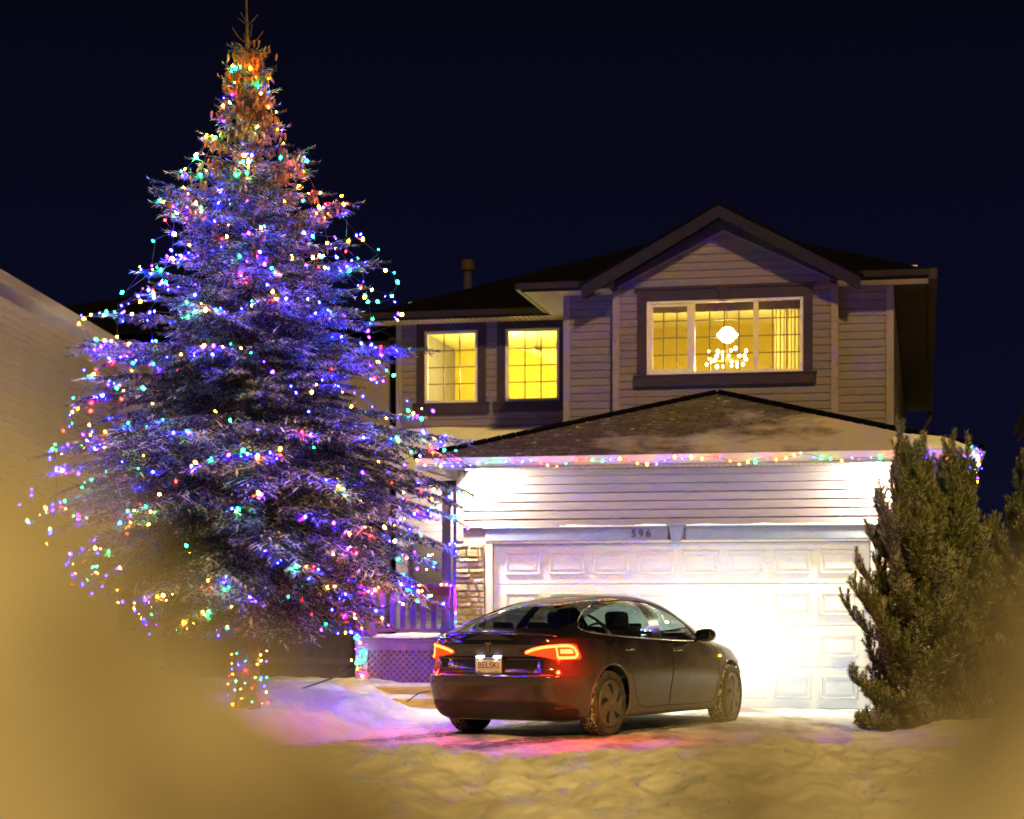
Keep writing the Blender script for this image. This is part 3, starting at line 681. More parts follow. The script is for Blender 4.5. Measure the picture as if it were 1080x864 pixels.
# house number
def text_mesh(s, size, depth, name, m, parent, loc, rot, bold=0):
    c = bpy.data.curves.new(name, 'FONT'); c.body = s; c.size = size; c.extrude = depth; c.align_x = 'CENTER'; c.align_y = 'CENTER'; c.offset = bold
    t = bpy.data.objects.new(name+'_tmp', c); COL.objects.link(t); bpy.context.view_layer.update()
    me = bpy.data.meshes.new_from_object(t.evaluated_get(bpy.context.evaluated_depsgraph_get())); bpy.data.objects.remove(t)
    me.materials.clear(); me.materials.append(m); o = bpy.data.objects.new(name, me); COL.objects.link(o); o.parent = parent; o.location = loc; o.rotation_euler = rot
    return o
nm = mat('number_bronze', (.035,.022,.024), .35, .0)
for i, ch_ in enumerate('596'):
    text_mesh(ch_, .135, .006, 'house_number', nm, H, (1.875+i*.095,-.058,2.245), (R(90),0,0), .003)
    sn = MB()

# timber steps in the snow by the porch
for i, (y0, z0, z1, x0, x1) in enumerate(((1.35,.05,.20,-2.15,-.75),(.80,-.10,.06,-2.05,-.75))):
    s_ = MB(); s_.box(x0,x1,y0,y0+.45,z0-.2,z1)
    X_, Y_ = np.meshgrid(np.linspace(x0-.02,x1+.02,40), np.linspace(y0-.01,y0+.5,12), indexing='ij')
    st = s_.build('timber_step', M['timber'], None, bevel=.008, label=('upper' if i == 0 else 'lower')+' yellow-lit timber step half buried in snow below the porch', cat='step', group='timber steps below the porch')
    st.location = HO; st.rotation_euler = (0,0,-TH)
    Z_ = z1+.035+.014*vnoise(X_*3,Y_*3+i)-.045*(1-smoothstep(y0-.01,y0+.05,Y_)); Fq = grid_faces(40,12)
    mesh_np('snow_cover', np.stack([X_,Y_,Z_],-1).reshape(-1,3), Fq.ravel(), np.full(len(Fq),4), M['snow'], st, True)

# dark fence gate between the houses and a bare stick in the snow
fe = empty('wooden_gate', (*L2W(-4.6,3.2),0), -TH, label='dark wooden gate panel in the side yard under the spruce branches', cat='gate')
f_ = MB(); f_.box(-1.3,1.9,.03,.06,.2,1.75); f_.build('gate_panel', M['darkwood'], fe)
f_ = MB(); 
for x in (-1.3,.0,1.78): f_.box(x,x+.12,-.02,.10,.1,1.85)
f_.pieces('gate_post', M['darkwood'], fe, bevel=.005)
f_ = MB(); f_.box(-1.2,1.8,-.005,.03,.45,.55); f_.box(-1.2,1.8,-.005,.03,1.5,1.6); f_.pieces('gate_rail', mat('gate_rail_wood',(.05,.04,.04),.6), fe)
bs_ = MB(); sx0, sy0 = -2.9, 24.6
bs_.tube([(-2.55,23.6,.30),(-2.2,23.6,.42),(-1.85,23.6,.58),(-1.72,23.6,.66)], [.014,.012,.009,.005], 6); bs_.tube([(-2.2,23.6,.42),(-2.0,23.62,.62)], [.008,.003], 5); bs_.tube([(-1.9,23.6,.55),(-1.75,23.58,.52)], [.007,.003], 5)
tkm = mat('track_slush', (.10,.085,.075), .6)
_tc = N(tkm,'ShaderNodeTexCoord'); _n = N(tkm,'ShaderNodeTexNoise'); _n.inputs['Scale'].default_value = 7; _n.inputs['Detail'].default_value = 8; _n.inputs['Roughness'].default_value = .7; lk(tkm, _tc.outputs['Object'], _n.inputs['Vector'])
_r = N(tkm,'ShaderNodeValToRGB'); _r.color_ramp.elements[0].position = .42; _r.color_ramp.elements[1].position = .58; lk(tkm, _n.outputs['Fac'], _r.inputs[0])
_t = N(tkm,'ShaderNodeBsdfTransparent'); _m = N(tkm,'ShaderNodeMixShader'); lk(tkm, _r.outputs[0], _m.inputs[0]); lk(tkm, _t.outputs[0], _m.inputs[2]); lk(tkm, bs(tkm).outputs[0], _m.inputs[1])
_o = [n for n in tkm.node_tree.nodes if n.type == 'OUTPUT_MATERIAL'][0]; lk(tkm, _m.outputs[0], _o.inputs[0])
ca, sa = math.cos(R(58.5)), math.sin(R(58.5))
for off_, l0, l1 in ((.785,-5.6,1.6),(-.785,-5.6,1.6),(.60,-3.4,-1.3),(-.52,-5.0,-1.3)):
    tt = np.linspace(l0, l1, 120); ww = np.linspace(-.13,.13,6); T_, W_2 = np.meshgrid(tt, ww, indexing='ij'); Lx = T_; Ly = off_+W_2+.05*np.sin(T_*1.1)*(T_ < -1.5)
    Xq = .955+Lx*ca-Ly*sa; Yq = 21.25+Lx*sa+Ly*ca; Fq = grid_faces(120,6)
    mesh_np('tyre_track', np.stack([Xq,Yq,ground_z(Xq,Yq)+.014],-1).reshape(-1,3), Fq.ravel(), np.full(len(Fq),4), tkm, smooth=True)['kind'] = 'structure'
tag(bs_.build('bare_branch', M['bark']), label='bare leaning stick poking out of the snow right of the spruce trunk', cat='branch')
cb = MB(); cb.tube([(*L2W(-1.32,.55),.02),(*L2W(-1.2,.5),.10),(*L2W(-1.1,.45),.15),(*L2W(-.95,.4),.17)], .009, 6)
tag(cb.build('cable', M['black']), label='short black cable sticking out of snow by the lower timber step', cat='cable')

# ------------------------------------------------------------------ neighbouring houses
def neighbour(name, loc, rz, Wd, Dp, ez_, label, wallm, flip=1, pitch=.45, soff=M['fascia_white']):
    h = empty(name, loc, rz, label=label, cat='house')
    m = MB(); siding(m, 0, Dp, .2, ez_-.12, 0, nrm=flip, axis='x'); m.build('side_wall', wallm, h)
    m = MB(); m.box(min(-.02*flip,-Wd*flip),max(-.02*flip,-Wd*flip),.02,Dp-.02,0,ez_-.1); m.build('wall', M['trim_light'], h)
    m = MB(); o_ = .5*flip; m.box(min(.02*flip,o_),max(.02*flip,o_),-.5,Dp+.5,ez_-.15,ez_-.12)
    m.build('soffit', soff, h)
    m = MB(); m.box(min(o_,o_+.03*flip),max(o_,o_+.03*flip),-.5,Dp+.5,ez_-.30,ez_+.02); m.box(min(o_+.03*flip,o_+.13*flip),max(o_+.03*flip,o_+.13*flip),-.5,Dp+.5,ez_-.10,ez_+.02); m.build('gutter', soff, h)
    m = MB(); a = (o_+.08*flip); b = -(Wd+.5)*flip; c_ = (a+b)/2; hh = abs(a-b)/2*pitch
    m.slab([(a,-.6,ez_+.03),(a,Dp+.6,ez_+.03),(c_,Dp-2,ez_+hh),(c_,2,ez_+hh)], .03); m.slab([(b,-.6,ez_+.03),(b,Dp+.6,ez_+.03),(c_,Dp-2,ez_+hh),(c_,2,ez_+hh)][::-1], .03)
    m.slab([(b,-.6,ez_+.03),(a,-.6,ez_+.03),(c_,2,ez_+hh)], .03); m.slab([(a,Dp+.6,ez_+.03),(b,Dp+.6,ez_+.03),(c_,Dp-2,ez_+hh)], .03)
    m.build('roof', M['dark_roof'], h)
    return h
nb_wall = noisy(mat('neighbour_siding', rough=.55), [(.58,.48,.38),(.64,.54,.43)], 1.2)
neighbour('neighbour_house', (-7.86,24.5,0), R(-2.2), 8, 12.0, 6.0, 'tan sided neighbouring house at the left edge with a white eave', nb_wall, 1, pitch=.20, soff=M['vinyl_white'])
neighbour('far_house', (-2.6,41.5,0), R(-4), 11, 9, 7.15, 'unlit dark roofed house far behind the spruce on the left', M['dark_roof'], 1, pitch=.22, soff=M['gutter_dark'])
neighbour('neighbour_house', (9.9,33,0), R(-12), 8, 16.6, 5.95, 'dark neighbouring house whose eave juts in at the right edge', M['siding'], -1, soff=M['gutter_dark'])

# ------------------------------------------------------------------ spruce
def inst(tv, tf, Mats, locs):
    n = len(tv); k = len(locs)
    V = np.einsum('kij,nj->kni', Mats, tv)+locs[:,None,:]
    Fq = (tf[None]+ (np.arange(k)*n)[:,None,None]).reshape(-1, tf.shape[1])
    return V.reshape(-1,3), Fq
def frames(d, L_):
    d = d/np.linalg.norm(d, axis=1, keepdims=True); up = np.array([0,0,1.])
    s_ = np.cross(d, up); n = np.linalg.norm(s_, axis=1, keepdims=True); s_ = np.where(n > .05, s_/np.maximum(n,1e-6), np.array([1.,0,0]))
    u = np.cross(s_, d); roll = rng.normal(0,.5,len(d)); c = np.cos(roll)[:,None]; s2 = np.sin(roll)[:,None]
    return np.stack([d*L_[:,None], s_*c+u*s2, u*c-s_*s2], -1)
def brush_template(n, nl, w_, seed, fwd=.30):
    r = np.random.default_rng(seed); V = []; Fx = []
    for k in range(n):
        t = (k+.5)/n; a = k*2.399+r.uniform(-.3,.3); l = nl*r.uniform(.8,1.15)*(1-.35*t)
        b = len(V); V += [(t-w_,0,0),(t+w_,0,0),(min(t+fwd, 1.15),l*math.cos(a),l*math.sin(a))]; Fx.append((b,b+1,b+2))
    b = len(V); V += [(0,.004,0),(0,-.004,.003),(1,0,.002)]; Fx.append((b,b+1,b+2))
    return np.array(V), np.array(Fx)
TREE = np.array([-2.78,20.5,.20])
def envelope(phi, z):
    zz = np.array([.80,1.03,1.28,1.68,2.1,2.5,3.07,3.67,4.27,4.67,5.07,5.47,5.87,6.27,6.67,7.07,7.4,7.6])
    L_ = np.array([.8,1.25,1.8,2.1,2.4,2.25,2.05,1.68,1.68,1.12,.98,1.05,.72,.40,.27,.16,.08,.03])
    Rr = np.array([.8,1.35,1.85,2.2,2.45,2.5,2.15,1.7,1.66,1.55,1.32,1.10,.76,.46,.30,.16,.08,.03])
    l = np.interp(z, zz, L_); r = np.interp(z, zz, Rr); c = (np.cos(phi)+1)/2
    return l*(1-c)+r*c
secB = []; secD = []; secL = []; prim = MB(); conep = []; tipsS = []
def qpt(p0, p1, p2, t): return p0*(1-t)**2+p1*2*t*(1-t)+p2*t*t
zlev = np.arange(.98, 7.15, .15); az = 0
for zi, zt in enumerate(zlev):
    n = int(np.interp(zt, [1,3,5,7.1], [12,11,8,5])); az += 1.1
    for k in range(n):
        phi = az+2*PI*k/n+rng.uniform(-.25,.25); z1 = zt+rng.uniform(-.08,.08)
        if zt < 6.2 and float(vnoise((phi%(2*PI))*1.5+3, zt*1.5)) < -.20 and rng.random() < .8: continue
        Rr = float(envelope(phi, z1))*(rng.uniform(.62,1.02)+.10*math.sin(phi*3+zt*2.6)); Rr *= 1.0 if zt > 5 else 1.03
        if rng.random() < .10: Rr *= 1.16
        up_ = np.interp(zt, [1,2.5,4,6,7], [-.30,-.22,-.02,.22,.45])
        p2 = np.array([Rr*math.cos(phi), Rr*math.sin(phi), z1]); p0 = np.array([0,0,z1-up_*Rr]); p0[2] = min(p0[2], 7.3)
        p1 = np.array([.55*Rr*math.cos(phi), .55*Rr*math.sin(phi), (p0[2]+z1)/2 + np.interp(zt,[1,4,7],[.10,-.02,-.05])*Rr])
        pl = [qpt(p0,p1,p2,t) for t in np.linspace(0,1,6)]
        prim.tube([tuple(p) for p in pl], [.006+.016*Rr/2*(1-t) for t in np.linspace(0,1,6)], 5)
        step = .115; m = max(3, int(Rr/step))
        for j in range(m+1):
            t = .14+.86*j/m
            base = qpt(p0,p1,p2,t); d0 = qpt(p0,p1,p2,min(t+.05,1.0))-qpt(p0,p1,p2,t-.05); d0 /= np.linalg.norm(d0)
            if j == m: sides = (0,)
            else: sides = (-1,1)
            for s_ in sides:
                ln = (.16+.42*Rr*(1-t)*.75)*rng.uniform(.7,1.15) if s_ else .16
                ln = min(ln, .62)
                if zt > 5.9: ln *= .62
                side = np.cross(d0, [0,0,1.]); side /= max(np.linalg.norm(side),1e-3)
                d = d0*.8+side*s_*.85+np.array([0,0,rng.uniform(-.28,.10)]); d /= np.linalg.norm(d)
                secB.append(base); secD.append(d); secL.append(ln)
        if zt > 5.0:
            for _ in range(int(16+rng.integers(0,9)) if zt > 5.6 else 8):
                t = rng.uniform(.35,1.0); b = qpt(p0,p1,p2,t)+np.array([*rng.normal(0,.05,2),-.02]); conep.append(b)
    if zt > 6.0:
        for _ in range(16): conep.append(np.array([*rng.normal(0,.10,2), zt+rng.uniform(-.1,.1)]))
# ground of the tips: tertiary twigs
B0 = []; D0 = []; L0 = []
for b, d, ln in zip(secB, secD, secL):
    droop = np.array([0,0,-.22])
    ns = max(1, int(ln/.10)); q_ = np.array(b); dd = np.array(d); st = ln/ns
    for i in range(ns):
        dd = dd+droop*st*1.2+rng.normal(0,.03,3); dd /= np.linalg.norm(dd)
        B0.append(q_); D0.append(dd); L0.append(st*1.35)
        if ln > .10:
            side = np.cross(dd, [0,0,1.]); side /= max(np.linalg.norm(side),1e-3)
            for s_ in (-1,1):
                l3 = .05+.32*(ln-i*st)*.55
                l3 = min(l3,.15)*rng.uniform(.7,1.2)
                B0.append(q_+dd*st*rng.uniform(0,.6)); D0.append(dd*.75+side*s_*.7+np.array([0,0,rng.uniform(-.35,.05)])); L0.append(l3)
        q_ = q_+dd*st
B0 = np.array(B0); D0 = np.array(D0); L0 = np.array(L0)
print('spruce twigs', len(B0))
_r = np.hypot(B0[:,0],B0[:,1]); _e = envelope(np.arctan2(B0[:,1],B0[:,0]), B0[:,2]); BT = B0[_r > _e*.72]
parts = []; mis = []
for s_ in range(4):
    sel = slice(s_, None, 4); tv, tf = brush_template(12, .034, .075, s_)
    parts.append(inst(tv, tf, frames(D0[sel], L0[sel]), B0[sel])); mis.append(0)
# thin caps of snow lying along some twigs
sel = (rng.random(len(B0)) < .26) & (D0[:,2] < .5)
cap_v = np.array([(-.05,-.009,.010),(-.05,.009,.010),(.5,-.013,.014),(.5,.013,.014),(1.0,0,.008)]); cap_f = np.array([(0,2,1),(1,2,3),(2,4,3)])
Fm = frames(D0[sel], L0[sel]*.9); 
d_ = D0[sel]/np.linalg.norm(D0[sel],axis=1,keepdims=True); s2 = np.cross(d_, [0,0,1.]); s2 /= np.maximum(np.linalg.norm(s2,axis=1,keepdims=True),1e-3); u2 = np.cross(s2, d_)
Fm = np.stack([d_*(L0[sel]*.9)[:,None], s2, u2], -1)
parts.append(inst(cap_v, cap_f, Fm, B0[sel]+np.array([0,0,.004]))); mis.append(1)
Vs = []; Fs = []; MI = []; off = 0
for (v, f), m_ in zip(parts, mis): Vs.append(v); Fs.append(f+off); MI.append(np.full(len(f), m_)); off += len(v)
Vs = np.concatenate(Vs); Fs = np.concatenate(Fs); MI = np.concatenate(MI)
sp_ = empty('spruce_tree', tuple(TREE), 0, label='tall frosted spruce wrapped in glowing multicoloured string lights', cat='tree')
Vs[:,2] -= TREE[2]
mesh_np('crown', Vs, Fs.ravel(), np.full(len(Fs),3), [M['spruce'], M['frost']], sp_, False, MI)
tk = MB(); tk.tube([(0,0,-.25),(0,0,.1),(.01,0,.8),(.0,.02,3),(0,0,5.5),(0,0,6.9),(-.01,0,7.25),(-.02,0,7.65)], [.17,.13,.11,.09,.05,.028,.014,.006], 14)
for k in range(4):
    a = k*PI/2+.4; tk.tube([(0,0,7.0),(.10*math.cos(a),.10*math.sin(a),7.06),(.17*math.cos(a),.17*math.sin(a),7.16)], [.010,.008,.005], 5)
    tk.tube([(0,0,7.2),(.07*math.cos(a+.7),.07*math.sin(a+.7),7.25),(.13*math.cos(a+.7),.13*math.sin(a+.7),7.30)], [.008,.006,.004], 5)
tk.build('trunk', M['bark'], sp_, smooth=True)
for i in range(len(prim.v)): v = prim.v[i]; prim.v[i] = (v[0], v[1], v[2]-TREE[2])
prim.build('limbs', M['bark'], sp_, smooth=True)
# cones: the hundred most visible as parts, the rest as one
cone = MB(); cone.lathe([(.002,0),(.014,-.012),(.019,-.04),(.015,-.075),(.003,-.098)], 7, 'z')
conep = sorted(conep, key=lambda p: p[1]-.1*rng.random())
cme = None
for i, p in enumerate(conep[:100]):
    if cme is None:
        c0 = cone.build('cone', M['cone'], sp_, smooth=True); cme = c0.data; c_ = c0
    else:
        c_ = c0.copy(); COL.objects.link(c_); c_.parent = sp_
    c_.location = (p[0],p[1],p[2]-TREE[2]); c_.rotation_euler = (rng.normal(0,.25),rng.normal(0,.25),rng.uniform(0,6)); s_ = rng.uniform(.65,.95); c_.scale = (s_,s_,s_)
cv = np.array(cone.v); cf = np.array(cone.f); rest = np.array(conep[100:]); rest[:,2] -= TREE[2]
th = rng.uniform(0,6.28,len(rest)); ti = rng.normal(0,.2,(len(rest),2))
Mt = np.zeros((len(rest),3,3)); Mt[:,0,0]=np.cos(th); Mt[:,0,1]=-np.sin(th); Mt[:,1,0]=np.sin(th); Mt[:,1,1]=np.cos(th); Mt[:,2,2]=1; Mt[:,0,2]=ti[:,0]; Mt[:,1,2]=ti[:,1]
v, f = inst(cv, cf, Mt*.82, rest)
tag(mesh_np('hanging_cones', v, f.ravel(), np.full(len(f),4), M['cone'], sp_, True), kind='stuff')

# ------------------------------------------------------------------ pines in front of the garage's right corner
def pine(loc, h, rad, seed, label, nb=95, top_stems=3):
    r = np.random.default_rng(seed); root = empty('pine_tree', loc, 0, label=label, cat='tree', group='bushy young pines right of the driveway')
    SB=[]; SD=[]; SL=[]; br = MB(); br.tube([(0,0,-.1),(0,.01,h*.5),(0,0,h*.9)], [.06,.04,.012], 8)
    for k in range(nb+16):
        f = (k+.5)/nb if k < nb else .03; z0 = .02+h*.80*f**1.08; a = k*2.399+r.uniform(-.4,.4)
        prof = np.interp(f, [0,.12,.35,.6,.8,1], [.62,.86,1.0,.80,.50,.18])
        Rr = rad*prof*r.choice([.55,.75,.9,1.0,1.12,1.25])*r.uniform(.92,1.08); rise = (r.uniform(.12,.42)+.30*f) if k < nb else r.uniform(-.02,.10)
        p0 = np.array([0,0,z0]); p2 = np.array([Rr*math.cos(a),Rr*math.sin(a),z0+rise]); p1 = np.array([.65*Rr*math.cos(a),.65*Rr*math.sin(a),z0+rise*.12])
        br.tube([tuple(qpt(p0,p1,p2,t)) for t in (0,.3,.6,.85,1)], [.016,.013,.010,.007,.004], 5)
        for j in range(9):
            t = .32+.68*j/8; b = qpt(p0,p1,p2,t); d = qpt(p0,p1,p2,min(t+.05,1))-qpt(p0,p1,p2,t-.05); d /= np.linalg.norm(d)
            for s_ in ((0,) if j == 8 else (-1,1)):
                side = np.array([-math.sin(a),math.cos(a),0])
                dd = d*.6+side*s_*.75+np.array([0,0,.55])+r.normal(0,.12,3)
                SB.append(b); SD.append(dd); SL.append(r.uniform(.10,.20))
                b2 = b+dd/np.linalg.norm(dd)*.09; dd2 = dd*.4+np.array([*r.normal(0,.4,2),.8]); SB.append(b2); SD.append(dd2); SL.append(r.uniform(.09,.17))
        for m_ in range(2):
            dd = np.array([*r.normal(0,.18,2),1.]); SB.append(p2); SD.append(dd); SL.append(r.uniform(.14,.26))
    for m_ in range(top_stems):
        a = r.uniform(0,6.28); o_ = .0 if m_ == 0 else r.uniform(.10,.24); hh = h if m_ == 0 else h*r.uniform(.90,.99)
        p0 = np.array([0,0,h*.62]); p2 = np.array([o_*math.cos(a),o_*math.sin(a),hh-.14])
        br.tube([tuple(p0*(1-t)+p2*t) for t in (0,.5,1)], [.02,.014,.008], 5)
        for t in np.linspace(.1,1,8):
            q_ = p0*(1-t)+p2*t
            for _ in range(2): SB.append(q_); SD.append(np.array([*r.normal(0,.55,2),.8])); SL.append(r.uniform(.10,.22))
    SB = np.array(SB); SD = np.array(SD); SL = np.array(SL)
    Vv=[]; Ff=[]; off=0
    for s_ in range(3):
        tv, tf = brush_template(46, .046, .040, 20+s_, .30); v, f = inst(tv, tf, frames(SD[s_::3], SL[s_::3]), SB[s_::3]); Vv.append(v); Ff.append(f+off); off += len(v)
    Vv = np.concatenate(Vv); Ff = np.concatenate(Ff)
    mesh_np('crown', Vv, Ff.ravel(), np.full(len(Ff),3), M['pine'], root)
    br.build('trunk', M['bark'], root, smooth=True)
    bud = MB()
    for b, d, l in list(zip(SB, SD, SL))[::5]:
        e_ = b+d/np.linalg.norm(d)*l; bud.lathe([(.001,-.014),(.008,-.007),(.006,.008),(.001,.014)], 5, 'z', tuple(e_))
    tag(bud.build('buds', noisy(mat('pine_bud', rough=.6), [(.30,.17,.06),(.42,.27,.11)], 10), root), kind='stuff')
    return root
def at(px, Z): return (px-540)*Z/2054
pine((4.22,20.6,-.10), 3.10, .58, 3, 'widest pine bush nearest the garage door, twin spires beside the lit wall', 100, 4)
pine((4.80,21.0,-.08), 3.02, .56, 5, 'slim pine with one tall spire standing between the two wider pines', 70, 1)
pine((5.72,20.9,.05), 2.85, .74, 8, 'pine at the right edge of the photo, partly cut off', 90, 2)

# ------------------------------------------------------------------ string lights
BC = {'blue':((.0011,.0006,1),1300),'violet':((.035,.0012,1),620),'green':((.0022,1,.16),300),'red':((1,.002,.001),330),'amber':((1,.17,.002),400),'warm':((1,.42,.03),330),'teal':((.0022,1,.55),230)}
bulb = MB(); bulb.lathe([(.001,.014),(.007,.009),(.0098,.0),(.006,-.010),(.001,-.012)], 7, 'z')
proto = {}
def bulb_obj(c, parent, p, dim=1):
    key = (c, dim)
    if key not in proto:
        col, s_ = BC[c]; col = tuple(max(v, .0015/dim) for v in col); me_o = bulb.build('bulb', emissive('bulb_'+c, col, s_*dim), parent, smooth=True); proto[key] = me_o; o = me_o
    else:
        o = proto[key].copy(); COL.objects.link(o); o.parent = parent
    o.location = p; o.rotation_euler = (rng.uniform(-1,1),rng.uniform(-1,1),0)
    return o
wire_m = mat('wire_green', (.01,.02,.012), .5)
def light_string(pts, label, group, weights=None, sc=1.0, loc=(0,0,0), rz=0, jit=.02, wr=.003, dim=1):
    r_ = empty('light_string', loc, rz, label=label, cat='string lights', group=group)
    wm = MB(); wm.tube([tuple(p) for p in pts], wr, 4); wm.build('wire', wire_m, r_)
    names = list(BC); wts = weights or [.38,.12,.12,.09,.12,.13,.05]
    for p in pts:
        c = rng.choice(names, p=np.array(wts)/sum(wts))
        o = bulb_obj(str(c), r_, tuple(np.array(p)+rng.normal(0,jit,3)), dim); o.scale = (sc*rng.choice([.6,.8,1.0,1.2,1.6]),)*3
    return r_
TG = 'string lights wound around the spruce'
levels = [(6.95,5.95,44,'round the thin tip'),(6.0,5.25,62,'below the cone-hung tip'),(5.3,4.75,95,'round the upper branches'),(4.8,4.2,99,'across the upper middle of the crown'),(4.35,3.75,99,'above the dark gap at mid height'),
          (3.75,3.15,99,'just below mid height'),(3.25,2.65,99,'across the broad middle branches'),(2.75,2.2,99,'along the widest branch tips'),(2.25,1.8,99,'below the widest branches'),(1.85,1.4,99,'across the lower branches'),(1.45,1.05,90,'around the hanging skirt of the crown')]
for i, (z0, z1, n, where) in enumerate(levels):
    pts = []
    turns = np.interp(z0, [1,4,7], [1.0,1.05,2.3]); ph0 = rng.uniform(PI*.9, PI*1.1)
    for k in range(n):
        t = k/(n-1); phi = ph0+turns*2*PI*t; sw = .16*math.sin(phi*5+i*2)+.10*math.sin(phi*11+i)
        z = z0+(z1-z0)*t+sw*(.5 if z0 > 6 else 1); z = max(z, 1.0); rr = float(envelope(phi, z))*(.93+.07*math.sin(phi*7+i)+rng.uniform(-.09,.05))
        pts.append(np.array([rr*math.cos(phi), rr*math.sin(phi), z-TREE[2]]))
    dd_ = 1.0
    base_ = TREE*np.array([0,0,1.])
    q3 = []
    for p in pts:
        dist = np.linalg.norm((BT-base_)-p, axis=1); j_ = int(np.argmin(dist))
        if dist[j_] < .30 and rng.random() < .88: q3.append((BT[j_]-base_)*np.array([1.015,1.015,1])+np.array([0,0,.025]))
        else: q3.append(p)
    pts = q3
    light_string(pts, 'multicoloured light string wound on the spruce '+where, TG, ([.20,.06,.12,.10,.28,.20,.04] if i < 2 else ([.30,.12,.12,.11,.15,.16,.05] if i > 7 else None)), loc=tuple(TREE), jit=.025)
pts = []
for k in range(44):
    t = k/43; phi = t*2*PI*4.2; pts.append(np.array([.17*math.cos(phi), .17*math.sin(phi), .62-.58*t+.03*math.sin(phi*3)]))
light_string(pts, 'multicoloured light string wrapped round the bare base of the spruce trunk', TG, [.15,.06,.2,.14,.17,.22,.06], loc=tuple(TREE), jit=.025, sc=.62)
pts = []
for k in range(62):
    x = -.85+7.0*k/61; pts.append(np.array([x, -.665, 3.14+.035*math.sin(x*5.1)+.02*math.sin(x*11)]))
light_string(pts, 'multicoloured light string clipped along the garage gutter', 'string lights on the house', [.24,.10,.14,.16,.14,.16,.06], loc=HO, rz=-TH, jit=.012, sc=1.35, dim=.09)
pts = []
for k in range(22):
    t = k/21; pts.append(np.array([6.16+.05*math.sin(k*2.1), -.50+.06*math.cos(k*1.7), 3.28-.42*t]))
light_string(pts, 'bunched multicoloured lights hanging at the right gutter corner above the pines', 'string lights on the house', [.3,.2,.12,.1,.08,.12,.12], loc=HO, rz=-TH, jit=.02)
pts = []
for k in range(34):
    t = k/33
    if t < .62: x = -2.5+1.36*t/.62; pts.append(np.array([x, 2.40, 1.60+.05*math.sin(x*14)]))
    else: u = (t-.62)/.38; pts.append(np.array([-1.06+.02*math.sin(u*20), 2.38, 1.60-.62*u]))
light_string(pts, 'multicoloured lights draped over the porch railing and down its post', 'string lights on the house', [.34,.22,.06,.10,.12,.10,.06], loc=HO, rz=-TH, jit=.012, sc=.9, dim=.8)
pts = []
for k in range(16): pts.append(np.array([-2.52+.05*math.sin(k*1.9), 2.36, 1.02-.78*k/15]))
light_string(pts, 'multicoloured lights hanging down the left porch post to the snow', 'string lights on the house', [.30,.20,.14,.10,.12,.10,.04], loc=HO, rz=-TH, jit=.03, sc=.9, dim=.7)

# ------------------------------------------------------------------ car
CAR = empty('parked_car', (.955,21.25,-.03), R(58.5), label='dark dusty four-door car with glowing red tail lights parked before the garage door', cat='car')
def crv(xs_, ys_):
    xs_ = np.array(xs_, float); ys_ = np.array(ys_, float); n = len(xs_); h = np.diff(xs_); dl = np.diff(ys_)/h
    m = np.zeros(n); m[0] = dl[0]; m[-1] = dl[-1]
    for i in range(1, n-1): m[i] = 0 if dl[i-1]*dl[i] <= 0 else 2*dl[i-1]*dl[i]/(dl[i-1]+dl[i])
    def f(x):
        x = np.clip(np.asarray(x, float), xs_[0], xs_[-1]); i = np.clip(np.searchsorted(xs_, x)-1, 0, n-2); t = (x-xs_[i])/h[i]
        return (2*t**3-3*t**2+1)*ys_[i]+(t**3-2*t**2+t)*h[i]*m[i]+(-2*t**3+3*t**2)*ys_[i+1]+(t**3-t**2)*h[i]*m[i+1]
    return f
ZB0 = .175
zb_f = crv([-2.35,-2.0,-1.5,-.8,0,.7,1.2,1.6,2.0,2.35],[.965,.985,.975,.945,.915,.885,.865,.82,.735,.60])
zt_f = crv([-2.35,-2.27,-2.20,-2.0,-1.6,-1.2,-.8,-.4,-.05,.3,.6,.85,1.05,1.25,1.5,1.8,2.1,2.25,2.35],[1.00,1.035,1.05,1.10,1.22,1.33,1.40,1.438,1.443,1.415,1.32,1.20,1.08,1.00,.96,.90,.80,.72,.60])
W_f = crv([.17,.21,.30,.45,.62,.80,.90,1.0],[.80,.865,.900,.915,.925,.905,.885,.86])
xr_f = crv([.17,.22,.32,.45,.56,.615,.645,.70,.82,.93,1.0],[-2.12,-2.20,-2.27,-2.32,-2.345,-2.345,-2.305,-2.275,-2.262,-2.275,-2.265])
xf_f = crv([.17,.25,.40,.55,.62,.75,.90,1.0],[2.18,2.29,2.335,2.347,2.34,2.20,2.0,1.9])
XM = -.1; NR, NF = 5.6, 4.0
def g_f(s): return np.maximum(1-s**3.5, 0)**.71
TT = np.linspace(0, PI, 4000)
def ring_pt(th, z):
    c = np.cos(th); s = np.abs(np.sin(th)); re = c > 0
    n = np.where(re, NR, NF)
    x = np.where(re, XM-(XM-xr_f(z))*np.abs(c)**(2/n), XM+(xf_f(z)-XM)*np.abs(c)**(2/n))
    y = W_f(z)*s**(2/n)
    # wheel-arch flare and gentle waist
    y = y*(1-.018*np.exp(-((x-.1)/.9)**2)*np.exp(-((z-.42)/.18)**2))
    return x, y
x_, y_ = ring_pt(TT, .6); L_ = np.concatenate([[0], np.cumsum(np.hypot(np.diff(x_), np.diff(y_)))]); NT = 760
TH_ = np.interp(np.linspace(0, L_[-1], NT), L_, TT)
NVL, NVU = 96, 90
xb0, _ = ring_pt(TH_, .92); zb_i = zb_f(xb0)
low = np.zeros((NT, NVL, 3))
for j in range(NVL):
    v = j/(NVL-1); z = ZB0+(zb_i-ZB0)*v; x, y = ring_pt(TH_, z)
    # number plate recess in the tail
    rec = smoothstep(.62,.50,y)*smoothstep(.640,.655,z)*smoothstep(.815,.79,z)*(x < -1.5)
    x = x+.035*rec
    low[:,j] = np.stack([x, y, z], -1)
upp = np.zeros((NT, NVU, 3)); xb = low[:,-1,0]; yb = low[:,-1,1]
